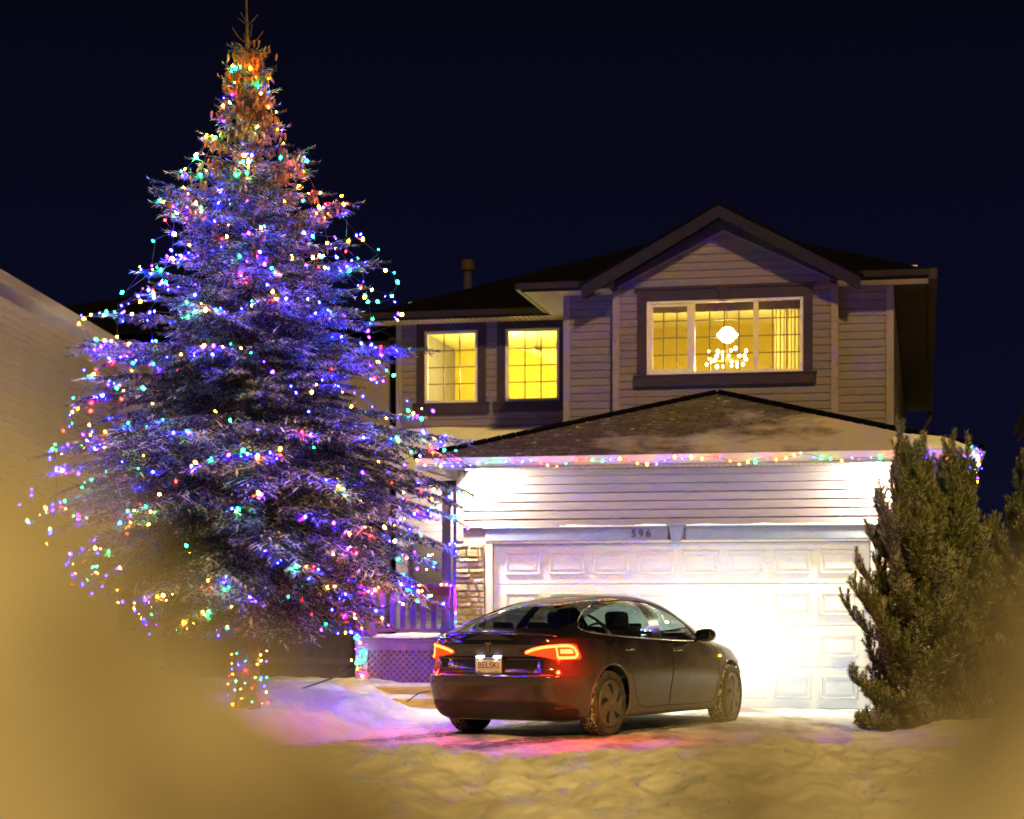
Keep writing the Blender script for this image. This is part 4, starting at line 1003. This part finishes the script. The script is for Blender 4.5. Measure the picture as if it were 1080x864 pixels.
for j in range(NVU):
    s = 1-j/(NVU-1); s = s**.9
    z = zb_i+(np.maximum(zt_f(xb), zb_i+.004)-zb_i)*g_f(np.full(NT, s))
    upp[:,j] = np.stack([xb, yb*s, z], -1)
LOWV = low.reshape(-1,3); UPV = upp.reshape(-1,3)
def side_y_low(x, z):
    xr, xf = xr_f(z), xf_f(z); xi = np.where(x < XM, (XM-x)/(XM-xr), (x-XM)/(xf-XM)); n = np.where(x < XM, NR, NF)
    return W_f(z)*np.maximum(1-np.abs(np.clip(xi,-1,1))**n, 0)**(1/n)*(1-.018*np.exp(-((x-.1)/.9)**2)*np.exp(-((z-.42)/.18)**2))
def side_y(x, z):
    x = float(x); z = float(z); zb = float(zb_f(x)); yb_ = float(side_y_low(x, zb))
    if z <= zb: return float(side_y_low(x, z))
    q_ = min(max((z-zb)/max(float(zt_f(x))-zb, .01), 0), .999)
    return yb_*(1-q_**(1/.71))**(1/3.5)
def rear_pt(s, z, off=0):
    # point on the tail at arc length s from the centre line
    sg = 1 if s >= 0 else -1; th = np.linspace(0, PI/2, 900); x, y = ring_pt(th, z)
    l = np.concatenate([[0], np.cumsum(np.hypot(np.diff(x), np.diff(y)))]); a = np.interp(abs(s), l, th)
    x0, y0 = ring_pt(np.array([a]), z); x1, y1 = ring_pt(np.array([a+.004]), z); tx, ty = float(x1[0]-x0[0]), float(y1[0]-y0[0]); n = math.hypot(tx, ty) or 1
    nx, ny = -ty/n, tx/n
    return (float(x0[0])+nx*off, sg*(float(y0[0])+ny*off), z)
def inpoly(px, pz, poly):
    r = np.zeros(np.shape(px), bool); n = len(poly)
    for i in range(n):
        x1, z1 = poly[i]; x2, z2 = poly[(i+1)%n]
        if z1 == z2: continue
        c = ((z1 > pz) != (z2 > pz)) & (px < (x2-x1)*(pz-z1)/(z2-z1)+x1); r ^= c
    return r
def dens(poly, closed=True, st=.02, smooth_it=0):
    out = []; n = len(poly)
    for i in range(n if closed else n-1):
        a = np.array(poly[i]); b = np.array(poly[(i+1)%n]); k = max(1, int(np.linalg.norm(b-a)/st))
        for j in range(k): out.append(tuple(a+(b-a)*j/k))
    if not closed: out.append(tuple(poly[-1]))
    for _ in range(smooth_it):
        o2 = list(out); m = len(out)
        for i in range(m):
            if closed or 0 < i < m-1: o2[i] = tuple((np.array(out[i-1])+2*np.array(out[i])+np.array(out[(i+1)%m]))/4)
        out = o2
    return out
DLO = dens([(-1.74,1.085),(-1.58,1.165),(-1.30,1.265),(-1.05,1.325),(-.78,1.36),(-.5,1.378),(-.22,1.375),(.02,1.345),(.29,1.255),(.46,1.165),(.62,1.04),(.70,.965),(.68,.945),(.3,.945),(0,.955),(-.6,.980),(-1.1,1.005),(-1.45,1.03),(-1.64,1.05)], st=.02, smooth_it=3)
PIL_B = [(-.44,.90),(-.20,.90),(-.14,1.45),(-.30,1.45)]
PIL_C = [(-1.32,.90),(-1.24,.90),(-1.36,1.45),(-1.43,1.45)]
FDOOR = dens([(-.04,1.5),(-.035,.90),(-.03,.60),(-.06,.35),(-.08,.27),(.3,.262),(.98,.262),(1.06,.33),(1.10,.50),(1.13,.70),(1.11,.83),(.98,.90),(.93,.93),(.9,1.5)], st=.03)
RDOOR = dens([(-.05,1.5),(-.045,.90),(-.04,.60),(-.07,.35),(-.09,.27),(-.62,.262),(-.78,.30),(-.86,.40),(-.93,.55),(-1.05,.72),(-1.20,.86),(-1.30,1.0),(-1.36,1.5)], st=.03)
axR, axF = -1.369, 1.506
# classify the faces of one half, then mirror
FL = grid_faces(NT, NVL); cL = LOWV[FL].mean(1)
arch = (((cL[:,0]-axR)**2+(cL[:,2]-.335)**2 < .385**2) | ((cL[:,0]-axF)**2+(cL[:,2]-.335)**2 < .385**2)) & (cL[:,1] > .45)
cls = np.zeros(len(FL), int)                      # 0 body
side = cL[:,1] > .55
cls[side & inpoly(cL[:,0],cL[:,2],FDOOR) & ~arch] = 1
cls[side & inpoly(cL[:,0],cL[:,2],RDOOR) & ~arch] = 2
cls[arch] = -1
isrear = cL[:,0] < -1.6
cls[(cls==0) & isrear & (cL[:,2] > .645) & (cL[:,1] < .80) & (cL[:,0] < -2.0)] = 3     # trunk lid face
FU = grid_faces(NT, NVU); cU = UPV[FU].mean(1)
clu = np.zeros(len(FU), int)
yg = crv([-2.05,-1.9,-1.5,-1.0,-.5,0,.4,.8,1.1,1.3],[.58,.60,.62,.575,.545,.535,.55,.62,.70,.74])
yv = np.abs(cU[:,1]); ing = (yv < yg(cU[:,0]))
clu[ing & (cU[:,0] > -2.03+.10*(yv/.6)**2) & (cU[:,0] <= -.95)] = 5              # rear glass
clu[ing & (cU[:,0] > -.95) & (cU[:,0] <= .22)] = 6                                # glass roof
clu[ing & (cU[:,0] > .22) & (cU[:,0] < 1.14-.28*(yv/.7)**2)] = 7                  # windscreen
dl = inpoly(cU[:,0],cU[:,2],DLO) & (cU[:,0] > -2) & ~((clu > 0))
pb = inpoly(cU[:,0],cU[:,2],PIL_B); pc = inpoly(cU[:,0],cU[:,2],PIL_C)
clu[dl & (cU[:,0] > -.2) & ~pb] = 8; clu[dl & (cU[:,0] <= -.2) & (cU[:,0] > -1.34) & ~pb & ~pc] = 9
clu[dl & (cU[:,0] <= -1.3) & ~pc] = 10; clu[dl & pb] = 11; clu[dl & pc] = 12
rest_ = (clu == 0)
clu[rest_ & (cU[:,0] < -1.99) & (yv < .78) & ~ing] = 3
clu[rest_ & (cU[:,0] < -1.99) & ing] = 3
clu[rest_ & (clu == 0) & inpoly(cU[:,0],cU[:,2],FDOOR) & (yv > .5) & (cU[:,2] < 1.0)] = 1
clu[rest_ & (clu == 0) & inpoly(cU[:,0],cU[:,2],RDOOR) & (yv > .5) & (cU[:,2] < 1.03)] = 2
clu[rest_ & (clu == 0) & (cU[:,0] > 1.15) & (yv < .74)] = 4                       # bonnet
# precomputed smooth vertex normals so that separate panels shade as one surface
def paint(name, dirt=True):
    m = mat(name, (.012,.011,.013), .14, .0, coat=1.0)
    tc = N(m,'ShaderNodeTexCoord'); sx = N(m,'ShaderNodeSeparateXYZ'); lk(m, tc.outputs['Object'], sx.inputs[0])
    n = N(m,'ShaderNodeTexNoise'); n.inputs['Scale'].default_value = 3.2; n.inputs['Detail'].default_value = 8; n.inputs['Roughness'].default_value = .65; lk(m, tc.outputs['Object'], n.inputs['Vector'])
    # road film: thick at the sills, thinning out above the door waist
    mr = N(m,'ShaderNodeMapRange'); mr.inputs['From Min'].default_value = .16; mr.inputs['From Max'].default_value = 1.02; mr.inputs['To Min'].default_value = 1.05; mr.inputs['To Max'].default_value = -.02
    lk(m, sx.outputs[2], mr.inputs['Value'])
    ad = N(m,'ShaderNodeMath', operation='MULTIPLY_ADD'); lk(m, n.outputs['Fac'], ad.inputs[0]); ad.inputs[1].default_value = .55; ad.inputs[2].default_value = -.30
    a2 = N(m,'ShaderNodeMath', operation='ADD', use_clamp=True); lk(m, ad.outputs[0], a2.inputs[0]); lk(m, mr.outputs[0], a2.inputs[1])
    a3 = N(m,'ShaderNodeMath', operation='MULTIPLY'); lk(m, a2.outputs[0], a3.inputs[0]); 
    mr2 = N(m,'ShaderNodeMapRange'); mr2.inputs['From Min'].default_value = -2.15; mr2.inputs['From Max'].default_value = -1.5; mr2.inputs['To Min'].default_value = .16; mr2.inputs['To Max'].default_value = .60
    lk(m, sx.outputs[0], mr2.inputs['Value']); lk(m, mr2.outputs[0], a3.inputs[1])
    mx = N(m,'ShaderNodeMix', data_type='RGBA'); lk(m, a3.outputs[0], mx.inputs[0]); mx.inputs[6].default_value = (.012,.010,.012,1); mx.inputs[7].default_value = (.25,.225,.20,1)
    lk(m, mx.outputs[2], bs(m).inputs['Base Color'])
    rr = N(m,'ShaderNodeMapRange'); rr.inputs['To Min'].default_value = .12; rr.inputs['To Max'].default_value = .85; lk(m, a3.outputs[0], rr.inputs['Value']); lk(m, rr.outputs[0], bs(m).inputs['Roughness'])
    cw = N(m,'ShaderNodeMapRange'); cw.inputs['From Max'].default_value = .45; cw.inputs['To Min'].default_value = 1; cw.inputs['To Max'].default_value = 0; lk(m, a3.outputs[0], cw.inputs['Value']); lk(m, cw.outputs[0], bs(m).inputs['Coat Weight'])
    return m
PT = paint('car_paint')
G_side = glassy('car_side_glass', (.52,.63,.59), .09); G_rear = glassy('car_rear_glass', (.22,.23,.23), .12); G_roof = mat('car_roof_glass', (.006,.006,.007), .03, coat=1)
BLK = mat('car_black_trim', (.008,.008,.009), .25, coat=.3); CHR = mat('car_bright_trim', (.55,.53,.5), .18, 1)
ALLV = np.concatenate([LOWV, UPV]); ALLF = np.concatenate([FL, FU+len(LOWV)]); ALLC = np.concatenate([cls, clu])
# vertex normals
fn = np.cross(ALLV[ALLF[:,1]]-ALLV[ALLF[:,0]], ALLV[ALLF[:,2]]-ALLV[ALLF[:,0]])+np.cross(ALLV[ALLF[:,2]]-ALLV[ALLF[:,0]], ALLV[ALLF[:,3]]-ALLV[ALLF[:,0]])
VNm = np.zeros_like(ALLV)
for k in range(4): np.add.at(VNm, ALLF[:,k], fn)
# weld normals along the belt seam between the two grids
seamL = np.arange(NT)*NVL+NVL-1; seamU = len(LOWV)+np.arange(NT)*NVU
sm_ = VNm[seamL]+VNm[seamU]; VNm[seamL] = sm_; VNm[seamU] = sm_
VNm /= np.maximum(np.linalg.norm(VNm,axis=1,keepdims=True),1e-12)
mid = ALLV[:,0].copy()*0
outward = np.sign(np.einsum('ij,ij->i', VNm[::50], (ALLV-np.array([0,0,.6]))[::50])).mean()
flip = outward < 0
if flip: VNm = -VNm
cen = np.abs(ALLV[:,1]) < 1e-4; VNm[cen,1] = 0; VNm /= np.maximum(np.linalg.norm(VNm,axis=1,keepdims=True),1e-12)
def panel(name, code, m, sides=(1,-1), parent=CAR, label=None):
    sel = ALLF[np.isin(ALLC, code)]; res = []
    groups = [sides] if name not in PER_SIDE else [(s,) for s in sides]
    for gsd in groups:
        Vv = []; Nn = []; Fq = []; off = 0
        idx = np.unique(sel); remap = np.zeros(len(ALLV), int); remap[idx] = np.arange(len(idx))
        for s_ in gsd:
            v = ALLV[idx].copy(); n = VNm[idx].copy(); v[:,1] *= s_; n[:,1] *= s_
            f = remap[sel]+off
            if (s_ < 0) != flip: f = f[:, ::-1]
            Vv.append(v); Nn.append(n); Fq.append(f); off += len(v)
        Vv = np.concatenate(Vv); Nn = np.concatenate(Nn); Fq = np.concatenate(Fq)
        o = mesh_np(name, Vv, Fq.ravel(), np.full(len(Fq),4), m, parent, True)
        o.data.normals_split_custom_set_from_vertices([tuple(n) for n in Nn])
        res.append(o)
    return res
PER_SIDE = {'front_door','rear_door','front_side_glass','rear_side_glass','quarter_glass','window_pillar'}
panel('body', [0], PT); 
fdo = panel('front_door', [1], PT); rdo = panel('rear_door', [2], PT); panel('boot_lid', [3], PT); panel('bonnet', [4], PT)
panel('rear_window', [5], G_rear); panel('glass_roof', [6], G_roof); panel('windscreen', [7], G_side)
panel('front_side_glass', [8], G_side); panel('rear_side_glass', [9], G_side); panel('quarter_glass', [10], G_side); panel('window_pillar', [11], BLK); panel('window_pillar', [12], BLK)
# window surround and seams
def side_line(pts, r, off, name, m, closed=False, n=6, both=True, parent=CAR):
    for s_ in ((1,-1) if both else (-1,)):
        mb = MB(); P = []
        for (x, z) in pts: P.append((x, s_*(side_y(x, z)+off), z))
        mb.tube(P, r, n, closed); mb.build(name, m, parent, smooth=True)
side_line(DLO[::2], .0085, .001, 'window_trim', CHR, True)
SEAM = mat('panel_gap', (.002,.002,.002), .9)
def open_part(poly, zmax): return [p for p in poly if p[1] < zmax]
for poly in (FDOOR, RDOOR):
    side_line(open_part(poly, .955), .0036, -.001, 'door_gap', SEAM)
for ax in (axR, axF):
    pts = [(ax+.392*math.cos(t), .335+.392*math.sin(t)) for t in np.linspace(-.42, PI+.42, 60)]
    side_line(pts, .013, -.004, 'arch_lip', BLK if False else PT)
# rear pieces laid on the tail surface
def rear_patch(name, poly, off, m, side_=-1, st=.007, parent=CAR, thick=.006):
    xs_ = [p[0] for p in poly]; zs_ = [p[1] for p in poly]
    ns = int((max(xs_)-min(xs_))/st)+2; nz = int((max(zs_)-min(zs_))/st)+2
    S, Z = np.meshgrid(np.linspace(min(xs_),max(xs_),ns), np.linspace(min(zs_),max(zs_),nz), indexing='ij')
    Fq = grid_faces(ns, nz); sc_, zc_ = S.ravel()[Fq].mean(1), Z.ravel()[Fq].mean(1); keep = inpoly(sc_, zc_, poly); Fq = Fq[keep]
    V = np.zeros((ns*nz,3))
    for j in range(nz):
        z = float(Z[0,j]); th = np.linspace(0, PI*.5, 1200); x, y = ring_pt(th, z); l = np.concatenate([[0], np.cumsum(np.hypot(np.diff(x), np.diff(y)))])
        s = np.abs(S[:,j]); xa_, ya_ = np.interp(s, l, x), np.interp(s, l, y); xb_, yb_ = np.interp(s+.01, l, x), np.interp(s+.01, l, y)
        tx, ty = xb_-xa_, yb_-ya_; n = np.hypot(tx, ty); V[np.arange(ns)*nz+j] = np.stack([xa_-ty/n*off, (ya_+tx/n*off)*side_, np.full(ns, z)], -1)
    idx = np.unique(Fq); rm2 = np.zeros(len(V), int); rm2[idx] = np.arange(len(idx)); Fq = rm2[Fq]
    if side_ < 0: Fq = Fq[:, ::-1]
    return mesh_np(name, V[idx], Fq.ravel(), np.full(len(Fq),4), m, parent, True)
TL_red = emissive('tail_lens_red', (1,.011,.0015), 10); TL_hot = emissive('tail_light_bar', (1,.060,.012), 16)
LAMP = dens([(.40,.848),(.48,.888),(.60,.918),(.74,.935),(.88,.940),(.97,.932),(1.03,.80),(1.00,.785),(.72,.785),(.60,.815),(.46,.832)], st=.02, smooth_it=1)
inner = dens([(.88,.915),(1.06,.918),(1.14,.905),(1.18,.815),(.885,.812)], st=.02, smooth_it=1)
for s_ in (1,-1):
    lo = rear_patch('tail_light', LAMP, .006, TL_red, s_)
    # C-shaped light bar
    def bar(pts, w_, m, name='light_bar'):
        mb = MB(); mb.tube([rear_pt(s_*a, b, .010) for a, b in dens(pts, False, .03, 2)], w_, 8); mb.build(name, m, lo, smooth=True)
    bar([(.43,.852),(.50,.882),(.62,.908),(.76,.920),(.90,.920),(.94,.910),(.98,.830),(.97,.806),(.85,.803),(.745,.803)], .015, TL_hot)
    bar([(.745,.803),(.735,.905)], .010, TL_hot)
    pq = rear_pt(s_*.80, .87, .20); lamp('tail_lamp_glow', 'POINT', pq, 60, (1,.02,.005), CAR, .04)
    rear_patch('brake_light', dens([(.77,.885),(.90,.888),(.92,.865),(.92,.845),(.77,.842)], st=.02), .011, TL_hot, s_, parent=lo)
# boot gap lines, bumper details
def rear_line(pts, r, off, name, m, both=True):
    for s_ in ((1,-1) if both else (1,)):
        mb = MB(); mb.tube([rear_pt(s_*a, b, off) for a, b in pts], r, 6); mb.build(name, m, CAR, smooth=True)
rear_line(dens([(0,.648),(.5,.648),(.66,.655),(.74,.68),(.78,.74),(.80,.80)], False, .03, 3), .0035, .001, 'boot_gap', SEAM)
DIF = mat('bumper_black', (.012,.012,.012), .55)
rear_patch('lower_bumper', [(-.001,.185),(.95,.185),(1.0,.24),(.98,.30),(.80,.33),(.70,.37),(-.001,.37)], .004, DIF, 1); rear_patch('lower_bumper', [(-.001,.185),(.95,.185),(1.0,.24),(.98,.30),(.80,.33),(.70,.37),(-.001,.37)], .004, DIF, -1)
for s_ in (1,-1):
    rear_patch('reflector', [(.72,.30),(.96,.31),(.96,.325),(.72,.318)], .009, mat('reflector_red',(.25,.01,.01),.2), s_)
for a in (-.62,-.25,.25,.62):
    mb = MB(); p = rear_pt(a, .56, .001); mb.lathe([(.011,-.002),(.011,.003),(.0005,.0035)], 14, 'x', (p[0]-.001,p[1],p[2])); mb.build('parking_sensor', BLK, CAR)
# spoiler lip along the boot edge
mb = MB(); P = []
for y in np.linspace(-.70,.70,41):
    P.append((-2.285+.16*(abs(y)/.70)**2.6, y, 1.050-.035*(abs(y)/.70)**2.2))
mb.tube(P, [.012 if 2 < i < 38 else .006 for i in range(41)], 8); mb.build('spoiler_lip', PT, CAR, smooth=True)
# licence plate
pl = MB(); pl.box(-.008,.008,-.165,.165,-.088,.088); XP = -2.262
pf = pl.build('plate_holder', BLK, CAR, bevel=.008); pf.location = (XP,0,.722)
plm = noisy(mat('plate_enamel', rough=.35), [(.60,.57,.44),(.74,.71,.58)], 14)
pl = MB(); pl.box(-.003,.001,-.150,.150,-.074,.076); pp = pl.build('licence_plate', plm, CAR, bevel=.002); pp.location = (XP-.010,0,.725)
red = mat('plate_red', (.22,.012,.02), .5)
text_mesh('BELSKI', .086, .0006, 'plate_lettering', red, pp, (-.0045,0,-.004), (R(90),0,R(-90)), .0012)
tb = MB(); tb.box(-.0045,-.003,-.075,.075,.056,.068); tb.box(-.0045,-.003,-.14,-.115,.050,.066); tb.box(-.0045,-.003,.115,.14,.050,.066); tb.box(-.0045,-.003,-.13,-.08,-.068,-.060); tb.box(-.0045,-.003,.09,.13,-.068,-.060); tb.build('plate_marks', mat('plate_blue',(.05,.07,.16),.5), pp)
for s_ in (1,-1):
    mb = MB(); mb.box(XP-.022,XP+.006,s_*.10-.035,s_*.10+.035,.806,.812); mb.build('plate_light', emissive('plate_led', (.85,1,.95), 70), CAR)
# maker's emblem: a T with a curved cap
eb_ = MB(); P2 = [(-.036,.030),(-.018,.036),(0,.0375),(.018,.036),(.036,.030),(.032,.018),(.018,.0225),(.012,.023),(.004,-.040),(-.004,-.040),(-.012,.023),(-.018,.0225),(-.032,.018)]
eb_.prism(P2, .004, 'x', 0); ebo = eb_.build('emblem', mat('emblem_steel', (.55,.42,.30), .25, 1), CAR); ebo.location = (-2.283,0,.905); ebo.scale = (1,1.25,1.25)
# door handles
for s_ in (1,-1):
    for (x0, do) in ((-.98, rdo),(.10, fdo)):
        mb = MB(); zz = .868 if x0 < 0 else .845
        mb.tube([(x0-.09, s_*(side_y(x0-.09,zz)+.003), zz),(x0, s_*(side_y(x0,zz)+.004), zz),(x0+.10, s_*(side_y(x0+.10,zz)+.003), zz)], [.009,.012,.009], 8)
        mb.build('handle', CHR, do[0 if s_ > 0 else 1], smooth=True)
    # mirror
    mb = MB(); yy = side_y(.54,.93)
    for t in range(9): pass
    prof_ = [(.60,.02),(.585,.07),(.60,.10),(.66,.115),(.74,.09),(.79,.05),(.80,.02)]
    rings = []
    for k, (yo, sc_) in enumerate(((0.02,.35),(.045,.62),(.09,.95),(.15,1.0),(.20,.92),(.235,.60),(.245,.2))):
        for a in np.linspace(0, 2*PI, 17)[:-1]:
            mb.v.append((.55+(.085*math.cos(a)+(.02 if math.cos(a) > 0 else 0))*sc_ , s_*(yy+yo), 1.005+.072*math.sin(a)*sc_))
    for k in range(6):
        for q_ in range(16): mb.f.append([k*16+q_, k*16+(q_+1)%16, (k+1)*16+(q_+1)%16, (k+1)*16+q_]); mb.mi.append(0)
    mb.f.append([6*16+q_ for q_ in range(16)]); mb.mi.append(0)
    mo = mb.build('side_mirror', PT, CAR, smooth=True)
    mb = MB(); mb.tube([(.58,s_*(yy-.01),.945),(.56,s_*(yy+.06),.965)], [.025,.02], 8); mb.build('mirror_arm', BLK, mo, smooth=True)
    mb = MB(); mb.prism([(s_*(yy+.055),.955),(s_*(yy+.215),.96),(s_*(yy+.225),1.045),(s_*(yy+.07),1.06)], .004, 'x', .468); mb.build('mirror_glass', mat('mirror_silver',(.7,.72,.75),.03,1), mo)
    # amber side repeater
    mb = MB(); P = [(x, s_*(side_y(x,.77)+.006), .77) for x in (1.14,1.17,1.20)]; mb.tube(P, [.008,.014,.006], 8); mb.build('side_repeater', emissive('repeater_amber', (1,.33,.02), 18), CAR, smooth=True)
    # headlights
    mb = MB(); P = []
    for x in np.linspace(1.95, 2.2, 8): P.append((x, s_*(side_y(x, .64+.0*x)+.002), .66-.06*(x-1.95)/.25))
    mb.tube(P, [.01,.03,.04,.045,.045,.04,.03,.01], 8); hl = mb.build('headlight', emissive('headlight_lens', (.9,.97,1), 10), CAR, smooth=True)
    lamp('headlight_beam', 'SPOT', (2.42, s_*.62, .62), 150, (.95,1,.98), CAR, .06, 150, (1, 0, .0), 1.0)
# under-tray, wheel wells, sill
mb = MB(); mb.box(-1.85,2.0,-.62,.62,.16,.21); mb.build('undertray', DIF, CAR)
for ax in (axR, axF):
    for s_ in (1,-1):
        mb = MB(); n_ = 28
        for k in range(n_+1):
            a = -.35+(PI+.7)*k/n_
            for yy in (.50,.80): mb.v.append((ax+.40*math.cos(a), s_*yy, .335+.40*math.sin(a)))
        for k in range(n_): mb.f.append([2*k,2*k+1,2*k+3,2*k+2]); mb.mi.append(0)
        mb.add([(ax+.40*math.cos(t), s_*.50, .335+.40*math.sin(t)) for t in np.linspace(-.35, PI+.35, 20)], [tuple(range(20))])
        mb.build('wheel_well', mat('wheel_well_felt', (.01,.01,.01), .95), CAR)
# wheels
TYR = mat('tyre_rubber_snowy', (.02,.02,.02), .85)
def tyre_mat():
    m = TYR; tc = N(m,'ShaderNodeTexCoord'); n = N(m,'ShaderNodeTexNoise'); n.inputs['Scale'].default_value = 26; n.inputs['Detail'].default_value = 6; n.inputs['Roughness'].default_value = .7; lk(m, tc.outputs['Object'], n.inputs['Vector'])
    r = N(m,'ShaderNodeValToRGB'); lk(m, n.outputs['Fac'], r.inputs[0]); e = r.color_ramp.elements; e[0].position = .47; e[0].color = (.022,.019,.017,1); e[1].position = .60; e[1].color = (.55,.52,.48,1)
    lk(m, r.outputs[0], bs(m).inputs['Base Color']); bp = N(m,'ShaderNodeBump'); bp.inputs['Strength'].default_value = .9; bp.inputs['Distance'].default_value = .012; lk(m, n.outputs['Fac'], bp.inputs['Height']); lk(m, bp.outputs[0], bs(m).inputs['Normal'])
tyre_mat()
WALL = noisy(mat('tyre_sidewall', rough=.85), [(.03,.026,.022),(.085,.07,.055)], 12)
RIM = noisy(mat('aero_wheel_cover', rough=.55, metal=.3), [(.12,.105,.085),(.19,.17,.135)], 8)
SLOT = mat('wheel_slot_black', (.006,.006,.006), .7)
def wheel(x, s_, steer):
    T = MB(); sec = [(.235,.08),(.255,.105),(.29,.112),(.318,.104),(.330,.088),(.336,.05),(.337,.0),(.336,-.05),(.330,-.088),(.318,-.104),(.29,-.112),(.255,-.105),(.235,-.08)]
    T.m = 1; T.lathe(sec[:5], 72, 'y'); T.m = 0; T.lathe(sec[4:9], 72, 'y'); T.m = 1; T.lathe(sec[8:], 72, 'y')
    nv = len(T.v)
    T2 = []
    for v in T.v:
        r_ = math.hypot(v[0], v[2])
        if r_ > .325:
            a = math.atan2(v[2], v[0]); q_ = 1+.012*(float(vnoise(a*14+5, v[1]*40))) - (.010 if (int(a*26+50)+int((v[1]+.2)*24)) % 2 else 0); T2.append((v[0]*q_, v[1], v[2]*q_))
        else: T2.append(v)
    T.v = T2
    wl = empty('wheel', (x, s_*.785, .330), steer); wl.parent = CAR
    T.build('tyre', [TYR, WALL], wl, smooth=True)
    D = MB(); y1 = s_*.100
    D.lathe([(.245,s_*.080),(.238,y1),(.215,y1+s_*.006),(.12,y1+s_*.016),(.05,y1+s_*.022),(.0005,y1+s_*.022)], 60, 'y'); D.build('rim', RIM, wl, smooth=True)
    S_ = MB()
    for k in range(5):
        a0 = 2*PI*k/5+.3; pts = []
        for (r_, da) in ((.072,.0),(.12,.13),(.165,.27),(.205,.42),(.212,.30),(.205,.08),(.165,-.12),(.12,-.16),(.085,-.12)):
            a = a0+da*(-s_); pts.append((r_*math.cos(a), r_*math.sin(a)))
        yy = lambda r_: y1+s_*(.006+.010*(1-max(min((r_-.12)/.095,1),0)))+s_*.003
        b0 = len(S_.v); c_ = (sum(p[0] for p in pts)/9, sum(p[1] for p in pts)/9)
        S_.v.append((c_[0], yy(math.hypot(*c_)), c_[1])); 
        for p in pts: S_.v.append((p[0], yy(math.hypot(*p)), p[1]))
        for q_ in range(9): S_.f.append([b0, b0+1+q_, b0+1+(q_+1)%9]); S_.mi.append(0)
    S_.pieces('wheel_slot', SLOT, wl)
    hb = MB(); hb.lathe([(.032,y1+s_*.02),(.030,y1+s_*.028),(.0005,y1+s_*.029)], 20, 'y'); hb.build('hub_cap', RIM, wl, smooth=True)
for x, st_ in ((axR,0),(axF,R(6))):
    for s_ in (1,-1): wheel(x, s_, st_)
# interior
INT = noisy(mat('seat_vinyl_black', rough=.6), [(.015,.013,.012),(.03,.026,.024)], 6); INL = mat('cabin_trim_grey', (.05,.048,.045), .8)
def rbox(mb, c, d, tilt=0):
    b = len(mb.v); mb.box(-d[0]/2,d[0]/2,-d[1]/2,d[1]/2,-d[2]/2,d[2]/2); ct_, st2 = math.cos(tilt), math.sin(tilt)
    for i in range(b, len(mb.v)): x,y,z = mb.v[i]; mb.v[i] = (c[0]+x*ct_+z*st2, c[1]+y, c[2]-x*st2+z*ct_)
for s_ in (1,-1):
    mb = MB(); rbox(mb, (.22,s_*.36,.48), (.52,.50,.16), -.12); rbox(mb, (-.14,s_*.36,.80), (.13,.48,.62), -.28); rbox(mb, (-.27,s_*.36,1.165), (.09,.27,.19), -.20)
    mb.build('front_seat', INT, CAR, bevel=.04)
mb = MB(); rbox(mb, (-.85,0,.50), (.5,1.3,.16), -.1); rbox(mb, (-1.18,0,.80), (.14,1.28,.55), -.35)
for y in (-.42,0,.42): rbox(mb, (-1.31,y,1.085), (.08,.24,.13), -.3)
mb.build('rear_bench', INT, CAR, bevel=.035)
mb = MB(); mb.box(-1.95,-1.35,-.62,.62,.94,.97); mb.build('parcel_shelf', INL, CAR)
mb = MB(); mb.box(.72,1.2,-.72,.72,.80,.92); mb.build('dashboard', INT, CAR, bevel=.02)
mb = MB(); mb.box(.60,.62,-.19,.19,.92,1.13); mb.build('centre_screen', BLK, CAR, bevel=.01)
mb = MB(); mb.box(-1.9,1.2,-.82,.82,.22,.30); mb.build('cabin_floor', INL, CAR)
mb = MB(); mb.tube([(.60+.05*math.sin(t)*.3, .36+.18*math.cos(t), .96+.17*math.sin(t)) for t in np.linspace(0,2*PI,25)[:-1]], .014, 8, True); mb.build('steering_wheel', INT, CAR, smooth=True)
# a dusting of snow left on the glass edge
print('bulbs', sum(1 for o in bpy.data.objects if o.name.startswith('bulb')))
